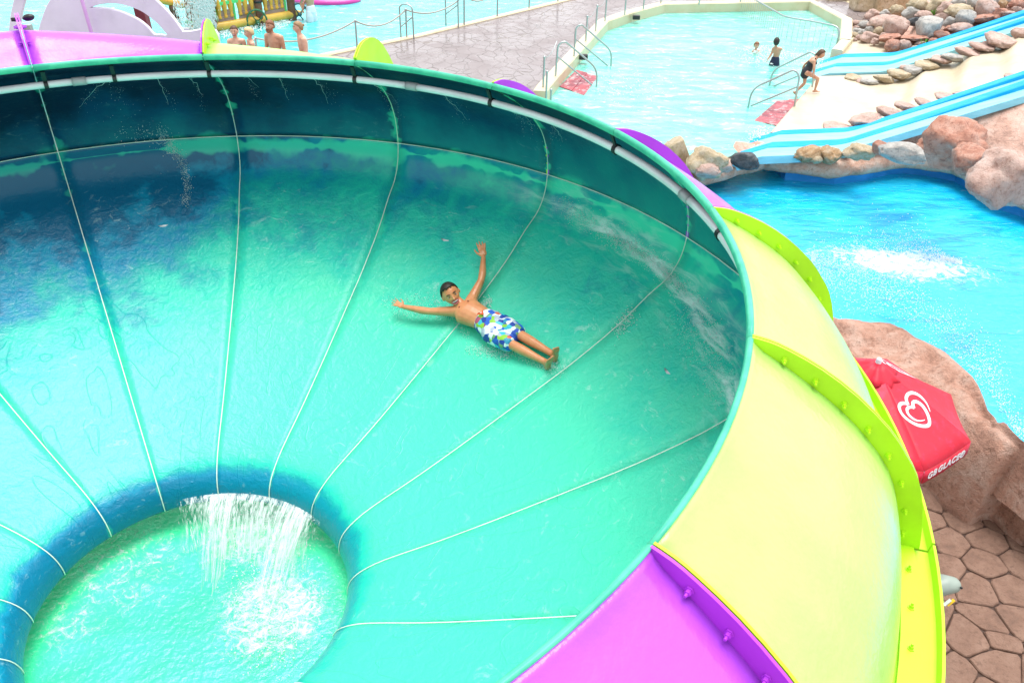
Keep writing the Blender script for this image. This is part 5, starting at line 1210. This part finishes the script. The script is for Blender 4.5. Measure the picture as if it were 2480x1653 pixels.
def head(bm, c, upv, face, h):
    P, (x, y, z) = head_parts(c, upv, face, h); V = []
    b2 = bmesh.new(); bmesh.ops.create_icosphere(b2, subdivisions=4, radius=1)
    mp = {}
    for v in b2.verts:
        a, b, d = v.co; X, Y, Z = a * .355, b * .43, d * .5
        if d < 0: k = 1 - .36 * (-d) ** 1.4; X *= k; Y *= (1 - .30 * (-d) ** 1.5) if b < 0 else (1 - .12 * (-d) ** 2)
        if b > 0: X *= 1 + .03 * math.cos(d * 3); Y *= 1 - .07 * (abs(a) < .5) * 0
        if b > .3:                                           # eye sockets, cheeks, chin
            for sx in (-1, 1):
                e = (a - sx * .42) ** 2 / .045 + (d - .05) ** 2 / .012; Y -= .045 * math.exp(-e)
                e = (a - sx * .45) ** 2 / .06 + (d + .30) ** 2 / .03; Y += .025 * math.exp(-e)
            e = a * a / .05 + (d + .88) ** 2 / .02; Y += .05 * math.exp(-e)
        mp[v.index] = bm.verts.new(P(X, Y, Z))
    for f in b2.faces: bm.faces.new([mp[v.index] for v in f.verts])
    b2.free()
    tube(bm, [P(0, .40, .06), P(0, .455, -.06), P(0, .475, -.105)], [h * .030, h * .045, h * .058], 8); 
    for sx in (-1, 1):
        ellipsoid(bm, P(sx * .045, .43, -.115), [x * h * .035, y * h * .035, z * h * .028], 8, 6)
        ellipsoid(bm, P(sx * .375, -.03, -.02), [x * h * .035 + y * h * -.0 , (y * .07 - x * sx * -.03) * h, z * h * .115], 10, 8)
    return P, (x, y, z)
def face_bits(P, ax, h, parent, off, smile=0.0, beard=None, iris=True):
    x, y, z = ax
    for sx in (-1, 1):
        bm = bmesh.new(); ellipsoid(bm, P(sx * .145, .366, .03), [x * h * .055, y * h * .032, z * h * (.018 if smile else .022)], 12, 8); e = obj('eye', bm, M['eye'], parent, off=off)
        bm = bmesh.new(); ellipsoid(bm, P(sx * .145, .388, .03), [x * h * (.042 if smile else .030), y * h * .018, z * h * (.019 if smile else .023)], 10, 6); obj('iris', bm, M['iris'], e, off=off)
        bm = bmesh.new(); tube(bm, [P(sx * .075, .405, .115), P(sx * .15, .40, .14), P(sx * .225, .355, .115)], [h * .017, h * .020, h * .012], 6); obj('eyebrow', bm, M['brow'], parent, off=off)
    if smile:
        bm = bmesh.new(); ellipsoid(bm, P(0, .385, -.255), [x * h * .140 * smile, y * h * .052, z * h * .070 * smile], 16, 8); mo = obj('mouth', bm, M['mouth'], parent, off=off)
        bm = bmesh.new(); ellipsoid(bm, P(0, .412, -.228), [x * h * .120 * smile, y * h * .045, z * h * .028 * smile], 12, 6); obj('teeth', bm, M['teeth'], mo, off=off)
        bm = bmesh.new(); tube(bm, [P(-.165, .375, -.215), P(-.10, .425, -.30), P(0, .445, -.335), P(.10, .425, -.30), P(.165, .375, -.215)], [h * .016, h * .026, h * .032, h * .026, h * .016], 8); obj('lip', bm, M['lip'], mo, off=off)
        bm = bmesh.new(); tube(bm, [P(-.165, .375, -.215), P(-.08, .435, -.185), P(0, .448, -.185), P(.08, .435, -.185), P(.165, .375, -.215)], [h * .012, h * .018, h * .018, h * .018, h * .012], 8); obj('lip', bm, M['lip'], mo, off=off)
    else:
        bm = bmesh.new(); tube(bm, [P(-.10, .40, -.25), P(0, .43, -.245), P(.10, .40, -.25)], [h * .012, h * .022, h * .012], 8); obj('mouth', bm, M['lip'], parent, off=off)
    if beard:
        bm = bmesh.new(); tube(bm, [P(-.31, .06, -.12), P(-.26, .20, -.30), P(-.12, .36, -.42), P(0, .40, -.45), P(.12, .36, -.42), P(.26, .20, -.30), P(.31, .06, -.12)], [h * .05, h * .085, h * .095, h * .10, h * .095, h * .085, h * .05], 8); tube(bm, [P(-.12, .41, -.24), P(0, .44, -.19), P(.12, .41, -.24)], [h * .03, h * .035, h * .03], 6); obj('beard', bm, beard, parent, off=off)
def hair(P, ax, h, m, parent, off, line=.16, thick=.045, back=-.25, bun=None, extra=None):
    """cap of hair over the skull; line: height of the hairline at the forehead, back: how low it reaches behind"""
    b2 = bmesh.new(); bmesh.ops.create_icosphere(b2, subdivisions=4, radius=1); kill = []
    for v in b2.verts:
        a, b, d = v.co; Z0 = back + (line - back) * smooth01(-.75, .55, b)
        if abs(a) > .5: Z0 += .10 * (1 if b > -.1 else 0) * 0
        if d * .5 < Z0 - .02 + .02 * mn.noise(v.co * 9): kill.append(v); continue
        k = 1 + thick * 2 * min(1, (d * .5 - Z0) / .08 + .25) + .025 * mn.noise(v.co * 7)
        v.co = Vector((a * .355 * k, b * .43 * k, d * .5 * (1 + thick * 1.3)))
    bmesh.ops.delete(b2, geom=kill, context='VERTS')
    for v in b2.verts: v.co = P(*v.co)
    if bun: ellipsoid(b2, P(*bun[0]), [ax[0] * h * bun[1], ax[1] * h * bun[1], ax[2] * h * bun[1]], 10, 8)
    if extra:
        for pts, rr in extra: tube(b2, [P(*p) for p in pts], [h * r for r in rr], 8)
    me = bm_mesh(b2, 'hair', True, True); me.transform(Matrix.Translation(-Vector(off))); o = link('hair', me, [m], parent); o.modifiers.new('s', 'SOLIDIFY').thickness = .012; return o
def hand(bm, wrist, dirv, palm, L, thumb_side=1, spread=.22, curl=.12):
    """palm box and five fingers; dirv: wrist to fingertips, palm: way the palm faces, L: hand length"""
    d = Vector(dirv).normalized(); n = Vector(palm); n = (n - d * n.dot(d)).normalized(); s = d.cross(n) * thumb_side       # s points to the thumb side
    w = Vector(wrist); r = L * .052
    ellipsoid(bm, w + d * L * .26, [s * L * .225, d * L * .30, n * L * .085], 12, 8)
    for i, (o_, l_) in enumerate(((.165, .46), (.06, .52), (-.05, .48), (-.155, .37))):
        a = w + d * L * .46 + s * L * o_; dd = (d + s * spread * (o_ / .165)).normalized()
        p1 = a + dd * L * l_ * .45; p2 = p1 + (dd + n * curl).normalized() * L * l_ * .30; p3 = p2 + (dd + n * curl * 2.2).normalized() * L * l_ * .25
        tube(bm, [w + d * L * .25 + s * L * o_ * .7, a, p1, p2, p3], [r * 1.0, r * 1.08, r, r * .92, r * .78], 8)
    a = w + d * L * .14 + s * L * .13; t1 = a + (d * .55 + s * .8 + n * .15).normalized() * L * .20; t2 = t1 + (d * .8 + s * .5).normalized() * L * .17; t3 = t2 + (d * .9 + s * .3 + n * .1).normalized() * L * .13
    tube(bm, [w + d * L * .1, a, t1, t2, t3], [r * 1.5, r * 1.6, r * 1.25, r * 1.05, r * .85], 8)
def foot(bm, ankle, toe, sole, L, toes=True, big=1):
    """ankle: joint; toe: direction heel to toes; sole: way the sole faces"""
    t = Vector(toe).normalized(); s = Vector(sole); s = (s - t * s.dot(t)).normalized(); x = t.cross(s) * big; a = Vector(ankle)
    heel = a - t * L * .20 + s * L * .20; mid = a + t * L * .22 + s * L * .20; ball = a + t * L * .50 + s * L * .24
    tube(bm, [heel, a + s * L * .19 + t * L * .02, mid, ball], [(L * .13, L * .12), (L * .145, L * .15), (L * .165, L * .10), (L * .19, L * .07)], 12, True, side=x)
    tube(bm, [a, a + s * L * .12], [L * .14, L * .15], 10)
    tube(bm, [a + s * L * .05 + t * L * .05, mid - s * L * .06, ball - s * L * .02], [L * .13, L * .11, L * .06], 8)
    if toes:
        for i, (o_, l_, r_) in enumerate(((.135, .20, .052), (.05, .19, .038), (-.015, .175, .035), (-.075, .155, .033), (-.13, .125, .032))):
            b = ball + x * L * o_; tube(bm, [b - t * L * .05, b + t * L * l_ * .55, b + t * L * l_ - s * L * .012], [L * r_ * 1.1, L * r_, L * r_ * 1.05], 8)
def limb(bm, P, rads, n=12):
    """limb through joints with muscle bulges: rads per joint plus between"""
    tube(bm, P, rads, n)
def arm(bm, sh, el, wr, k, girth=1.0):
    sh, el, wr = Vector(sh), Vector(el), Vector(wr); g = girth * k
    limb(bm, [sh, sh.lerp(el, .35), el.lerp(sh, .12), el.lerp(wr, .22), wr.lerp(el, .28), wr], [.058 * g, .052 * g, .040 * g, .043 * g, .032 * g, .026 * g])
def leg(bm, hp, kn, an, k, girth=1.0):
    hp, kn, an = Vector(hp), Vector(kn), Vector(an); g = girth * k; back = Vector((0, 0, 0))
    limb(bm, [hp, hp.lerp(kn, .4), kn.lerp(hp, .12), kn, kn.lerp(an, .30), an.lerp(kn, .25), an], [.092 * g, .078 * g, .058 * g, .056 * g, .056 * g, .040 * g, .036 * g])
def torso(bm, pel, wai, che, nec, side, k, girth=1.0, fem=False):
    pel, wai, che, nec = map(Vector, (pel, wai, che, nec)); g = girth * k; up_ = (nec - che).normalized()
    tube(bm, [pel - (wai - pel) * .35, pel, wai, wai.lerp(che, .55), che, che.lerp(nec, .55), nec], [(.135 * g, .095 * g), (.158 * g, .112 * g), ((.125 if fem else .135) * g, .092 * g), (.150 * g, .108 * g), (.168 * g, .112 * g), (.135 * g, .085 * g), (.055 * g, .055 * g)], 18, True, side=side)
def shorts(pel, wai, hips, knees, side, k, m, name, parent, off, girth=1.0, length=.75, voxel=.008, flare=1.22):
    bm = bmesh.new(); pel, wai = Vector(pel), Vector(wai); g = k * girth
    tube(bm, [pel - (wai - pel) * .35, pel, pel.lerp(wai, .72)], [(.150 * g, .115 * g), (.175 * g, .130 * g), (.158 * g, .118 * g)], 18, True, side=side)
    for h_, k_ in zip(hips, knees): h_, k_ = Vector(h_), Vector(k_); tube(bm, [h_, h_.lerp(k_, length * .5), h_.lerp(k_, length)], [.105 * g, .098 * g * flare, .090 * g * flare], 14, True)
    me = fuse(bm, name, voxel, 3); me.transform(Matrix.Translation(-Vector(off)))
    for v in me.vertices: v.co += v.normal * .004 * mn.noise(v.co * 22)
    return link(name, me, [m], parent)
def body_obj(bm, parent, off, m, voxel, it=4):
    me = fuse(bm, 'body', voxel, it); me.transform(Matrix.Translation(-Vector(off))); return link('body', me, [m], parent)

# --- the boy lying in the bowl
def cB(x, y): return (900 + x * .2551, 540 + y * .2551)
def bj(x, y, lift): return bowl_hit(*cB(x, y), lift)
k = .86
pel, wai, che, nec = bj(1180, 985, .10), bj(1045, 905, .115), bj(905, 835, .135), bj(845, 765, .17)
shL, shR = bj(775, 838, .13), bj(955, 715, .13)               # shoulders as they lie left and right in the photo
hd = bj(752, 676, .24); off = bj(1180, 985, 0)
boy = thing('person', 'laughing boy with cropped dark hair in patterned swim shorts sliding on his back, arms spread', 'person', off)
side = (shR - shL).normalized(); bm = bmesh.new()
front = (nec - pel).cross(side).normalized()
if front.dot(CAM - che) < 0: front = -front
torso(bm, pel, wai, che, nec, side, k, .98)
for q_ in (-1, 1): tube(bm, [che.lerp(nec, .62) + side * q_ * .02 + front * .045 * k, che.lerp(nec, .5) + side * q_ * .10 * k + front * .035 * k], .014 * k, 8)
for s_ in (shL, shR): tube(bm, [che.lerp(s_, .45), s_], [.075 * k, .062 * k], 12)
tube(bm, [che.lerp(nec, .7), nec.lerp(hd, .35), nec.lerp(hd, .75)], [.06 * k, .052 * k, .055 * k], 12)
elL, wrL = bj(530, 838, .13), bj(305, 795, .15); elR, wrR = bj(1050, 525, .14), bj(1062, 322, .16)
arm(bm, shL, elL, wrL, k, 1.0); arm(bm, shR, elR, wrR, k, 1.0)
tL, tR = bj(192, 742, .17), bj(1035, 168, .20)
hand(bm, wrL, tL - wrL, (CAM - wrL).normalized() * .6 + Vector((0, 0, .5)), (tL - wrL).length * 1.0, 1, .30, .05)
hand(bm, wrR, tR - wrR, (CAM - wrR), (tR - wrR).length * .98, -1, .18, .05)
hpL, hpR = bj(1125, 1050, .09), bj(1235, 950, .09); knL, knR = bj(1340, 1158, .12), bj(1420, 1065, .115); anL, anR = bj(1648, 1318, .055), bj(1716, 1240, .06)
leg(bm, hpL, knL, anL, k, .95); leg(bm, hpR, knR, anR, k, .95)
axis = (anL - pel).normalized(); tn = Vector((0, 0, 1)); 
fR = bj(1772, 1215, .20) - anR; fL = bj(1700, 1265, .18) - anL
foot(bm, anL, bj(1712, 1262, .19) - bj(1690, 1360, .01), axis + Vector((0, -.25, 0)), .205, True, 1); foot(bm, anR, bj(1778, 1180, .20) - bj(1770, 1300, .01), axis + Vector((0, -.25, 0)), .205, True, -1)
crown = VP(*cB(690, 585), hd, hd + Vector((1, .1, 0))) - VP(*cB(812, 790), hd, hd + Vector((1, .1, 0))); hh = .225
headup = (crown + Vector((0, .05, -.02))).normalized(); facing = (CAM - hd).normalized() + rt * .10 - up * .05
Ph, axh = head(bm, hd, headup, facing, hh); body_obj(bm, boy, off, SK_T, .0055, 3)
face_bits(Ph, axh, hh, boy, off, smile=1.08); hair(Ph, axh, hh, HAIRM['black'], boy, off, line=.335, thick=.012, back=-.20)
def shorts_mat():
    m = Mat('patterned_shorts', (.1, .3, .8), .55, .1); P = m.tc('Object'); mp_ = m.mapping(P, (21, 25, 21), rot=(.4, .7, .5)); c = m.vor(1, 'F1', mp_, 'Color'); r_, g_, b_ = m.sep(c)
    col = m.ramp(r_, [(0, (.012, .05, .34)), (.12, (.02, .12, .62)), (.13, (.80, .88, .90)), (.45, (.78, .86, .90)), (.43, (.04, .52, .66)), (.6, (.05, .55, .70)), (.61, (.30, .62, .05)), (.76, (.32, .62, .06)), (.77, (.02, .12, .62)), (.93, (.015, .08, .50)), (.94, (.75, .12, .05))])
    for e in m.t.nodes:
        if e.type == 'VALTORGB': e.color_ramp.interpolation = 'CONSTANT'
    st_ = m.n('TexWave'); m.put(st_.inputs['Vector'], P); st_.inputs['Scale'].default_value = 42; f = m.math('MULTIPLY', m.step(st_.outputs['Fac'], .55, .6), m.step(g_, .72, .73)); col = m.mix(f, col, (.015, .05, .30))
    m.set('Base Color', col); m.bump(m.noise(30, 3, .6, P), .2, .01, False); return m.m
shorts(pel, wai, (hpL, hpR), (knL, knR), side, k, shorts_mat(), 'swim_shorts', boy, off, .95, .78, .006, 1.12)
w0 = pel.lerp(wai, .72) + front * .135 * k; bm = bmesh.new()
for dx in (-.5, .6): tube(bm, [w0, w0.lerp(wai + front * .125 * k, .35) + side * .012 * dx, w0.lerp(wai + front * .125 * k, .85) + side * .05 * dx], [.008, .008, .006], 6)
P = wai + front * .098 * k + (wai - pel) * .05; b3 = bmesh.new(); ellipsoid(b3, P, [side * .008, (nec - che).normalized() * .011, front * .006], 10, 6); obj('navel', b3, Mat('navel_shade', (.25, .08, .04), .6).m, boy, off=off)
obj('drawstring', bm, Mat('orange_cord', (.85, .10, .015), .5).m, boy, off=off)
for s_, q in ((1, shR), (-1, shL)):
    P = che.lerp(q, .45) + front * .107 * k - (nec - che).normalized() * .012; bm = bmesh.new(); ellipsoid(bm, P, [side * .007, (nec - che).normalized() * .007, front * .006], 10, 6); obj('nipple', bm, Mat('areola', (.30, .09, .06), .5).m, boy, off=off)

# --- bathers far away
def stand(label, y, hpx, spx, k, skin, hairm, face, trunks=None, knees=True, feet_z=0.0, arms=None, hairkw={}, beard=None, smile=0, girth=1.0, fem=False, top=None, hd_h=.235, lean=0, yawside=None):
    """person standing at depth y: hpx head centre, spx middle of the shoulders, both in the photo"""
    hd = VY(*hpx, y); ch = VY(*spx, y); fz = feet_z; off = Vector((ch.x, y, fz)); th = thing('person', label, 'person', off, 'bathers by the lagoon')
    hh = hd_h; bm = bmesh.new(); fv = Vector(face).normalized(); sd_ = Vector((fv.y, -fv.x, 0)).normalized() if yawside is None else Vector(yawside).normalized()
    H = hd.z + hh / 2 - fz; nec = hd - Vector((0, 0, hh * .62)) - fv * hh * .06; che = Vector((ch.x, y, nec.z - .17 * k)); wai = che + Vector((0, 0, -.23 * k)); pel = wai + Vector((0, 0, -.19 * k))
    torso(bm, pel, wai, che, nec, sd_, k, girth, fem); tube(bm, [nec, nec.lerp(hd, .6)], [.055 * k, .055 * k], 10)
    for s_ in (-1, 1):
        sh = che + sd_ * s_ * .185 * k * girth + Vector((0, 0, .09 * k)); tube(bm, [che.lerp(sh, .4) + Vector((0, 0, .06 * k)), sh], [.075 * k, .06 * k], 10)
        a = (arms or {}).get(s_); el = sh + Vector((0, 0, -.29 * k)) + sd_ * s_ * .05 * k if a is None else a[0]; wr = el + Vector((0, 0, -.25 * k)) + fv * .06 if a is None else a[1]
        arm(bm, sh, el, wr, k); hand(bm, wr, (wr - el), -sd_ * s_, .17 * k, s_, .1, .3)
        hp = pel + sd_ * s_ * .085 * k; kn = hp + Vector((0, 0, -(hp.z - fz) * .5)); an = Vector((kn.x, kn.y, fz + .08)); leg(bm, hp, kn, an, k); foot(bm, an, fv, (0, 0, -1), .25 * k, False)
    P, ax = head(bm, hd, (0, 0, 1), face, hh); body_obj(bm, th, off, skin, .012, 3); face_bits(P, ax, hh, th, off, smile, beard); hair(P, ax, hh, hairm, th, off, **hairkw)
    if trunks: shorts(pel, wai, [pel + sd_ * s_ * .085 * k for s_ in (-1, 1)], [pel + sd_ * s_ * .09 * k + Vector((0, 0, -(pel.z - fz) * .5)) for s_ in (-1, 1)], sd_, k, trunks, 'swim_trunks', th, off, 1.0, .7, .014)
    if top: bm = bmesh.new(); torso(bm, pel, wai, che, che.lerp(nec, .35), sd_, k, 1.04, fem); me = fuse(bm, 'swimsuit', .012, 2); me.transform(Matrix.Translation(-off)); link('swimsuit', me, [top], th)
    return th
cl = {n: Mat(n, c, .6).m for n, c in (('navy_cloth', (.01, .015, .05)), ('white_cloth', (.70, .72, .80)), ('black_cloth', (.012, .014, .022)), ('red_cloth', (.4, .03, .03)))}
YD = 18.6
stand('bare chested bearded man with short ginger brown hair beside the blond woman', YD, cp(1490, 372), cp(1545, 505), 1.0, SK_M, HAIRM['ginger'], (-.35, -.9, -.15), cl['navy_cloth'], hairkw=dict(line=.27, thick=.03), beard=HAIRM['ginger'])
stand('bare chested man with dark blond hair in a bun, looking down', YD, cp(1890, 392), cp(1950, 540), .98, SK_L, HAIRM['dark_blond'], (-.9, -.42, -.28), cl['navy_cloth'], hairkw=dict(line=.30, thick=.03, bun=((0, -.52, .16), .12)))
stand('smiling woman with wet brown hair tied back, leftmost of the four bathers', YD + .5, cp(982, 448), cp(1010, 575), .90, SK_L, HAIRM['brown'], (.1, -.98, -.1), None, hairkw=dict(line=.30, thick=.025), smile=1, fem=True, girth=.92, top=cl['black_cloth'], hd_h=.225)
stand('woman with short pale blond hair turned to the side, beside the smiling woman', YD + .5, cp(1190, 470), cp(1215, 590), .88, SK_L, HAIRM['blond'], (-.85, -.5, -.1), None, hairkw=dict(line=.24, thick=.06, back=-.2), fem=True, girth=.92, top=cl['navy_cloth'], hd_h=.225)
# man in white trunks turning the valve wheel
A = G(758, 52, -.17); Y0 = A.y
wl = onp(1930, 150) + Vector((0, -.25, 0))
t_ = VY(753, 8, Y0)
stand('man in white swim trunks standing in the lagoon turning the dark teal wheel', Y0, (744, -32), (748, -18), 1.0, SK_M, HAIRM['brown'], (-.8, .5, -.1), cl['white_cloth'], feet_z=-.62, arms={-1: (VY(728, 8, Y0), VY(732, 21, Y0 - .1)), 1: (VY(735, 8, Y0 + .1), VY(734, 20, Y0))}, hairkw=dict(line=.27, thick=.03))
# swimmer and boy in the right pool
A = G(1832, 128, -.16); stand('child with short reddish hair neck deep in the turquoise pool', A.y, c3(1566, 325), c3(1563, 372), .62, SK_L, HAIRM['ginger'], (.1, -.95, 0), None, feet_z=-.6, hairkw=dict(line=.26, thick=.03), smile=0, girth=.8, hd_h=.19)
A = G(1875, 158, -.16); Yb = A.y
stand('slim dark haired boy in dark shorts standing in the pool with his back turned', Yb, c3(1708, 297), c3(1714, 345), .70, SK_M, HAIRM['black'], (.25, .95, 0), cl['navy_cloth'], feet_z=-.55, arms={1: (VY(*c3(1738, 350), Yb), VY(*c3(1728, 388), Yb + .05)), -1: (VY(*c3(1672, 385), Yb), VY(*c3(1645, 425), Yb - .1))}, hairkw=dict(line=.25, thick=.05, back=-.42), girth=.78, hd_h=.215)
# girl climbing out
A = G(1975, 224, 0); Yg = A.y; q = lambda x, y, dy=0: VY(*c3(x, y), Yg + dy); off = A
girl = thing('person', 'girl in a dark swimsuit with wet brown ponytail stepping out of the pool', 'person', off); bm = bmesh.new(); kg = .74
pel, wai, che, nec = q(1922, 512), q(1942, 478), q(1962, 438), q(1990, 412); hd = q(2026, 386); sv = Vector((.15, 1, 0)).normalized()
tube(bm, [pel + Vector((-.03, 0, -.07)), pel, wai, che, che.lerp(nec, .6), nec], [(.09, .10), (.125, .115), (.095, .08), (.12, .09), (.09, .06), (.045, .045)], 16, True, side=sv); tube(bm, [nec, nec.lerp(hd, .6)], [.045, .045], 10)
for dy, el, wr in ((-.13, q(1975, 480, -.2), q(1968, 525, -.2)), (.13, q(1905, 462, .18), q(1890, 505, .2))):
    sh = che + sv * dy + Vector((.02, 0, .03)); tube(bm, [che.lerp(sh, .4), sh], [.06, .05], 10); arm(bm, sh, el, wr, kg, .92); hand(bm, wr, wr - el, (1, 0, 0), .13, 1, .1, .4)
k1, a1 = q(2003, 560, -.1), q(1982, 640, -.1); k0, a0 = q(1905, 595, .1), q(1845, 655, .1); leg(bm, pel + sv * -.08, k1, a1, kg, .98); leg(bm, pel + sv * .08, k0, a0, kg, .98)
foot(bm, a1, (1, -.1, 0), (0, 0, -1), .19, True); foot(bm, a0, (.75, 0, -.65), (-.65, 0, -.75), .19, True)
P, ax = head(bm, hd, (.25, 0, 1), (1, -.25, -.25), .20); body_obj(bm, girl, off, SK_M, .009, 3); face_bits(P, ax, .20, girl, off); hair(P, ax, .20, HAIRM['brown'], girl, off, line=.30, thick=.03, back=-.35, extra=[([(0, -.42, 0), (0, -.52, -.2), (0, -.40, -.5)], (.12, .13, .05))])
bm = bmesh.new(); tube(bm, [pel + Vector((-.03, 0, -.075)), pel, wai, che.lerp(wai, .25)], [(.096, .106), (.132, .122), (.101, .087), (.118, .092)], 16, True, side=sv)
for dy in (-.075, .075): tube(bm, [che.lerp(wai, .2) + sv * dy, che.lerp(nec, .5) + sv * dy * .9 + Vector((.01, 0, .06)), che.lerp(wai, .1) + sv * dy + Vector((.10, 0, -.02))], [.02, .014, .02], 8)
me = fuse(bm, 'swimsuit', .008, 2); me.transform(Matrix.Translation(-off)); link('swimsuit', me, [cl['black_cloth']], girl)
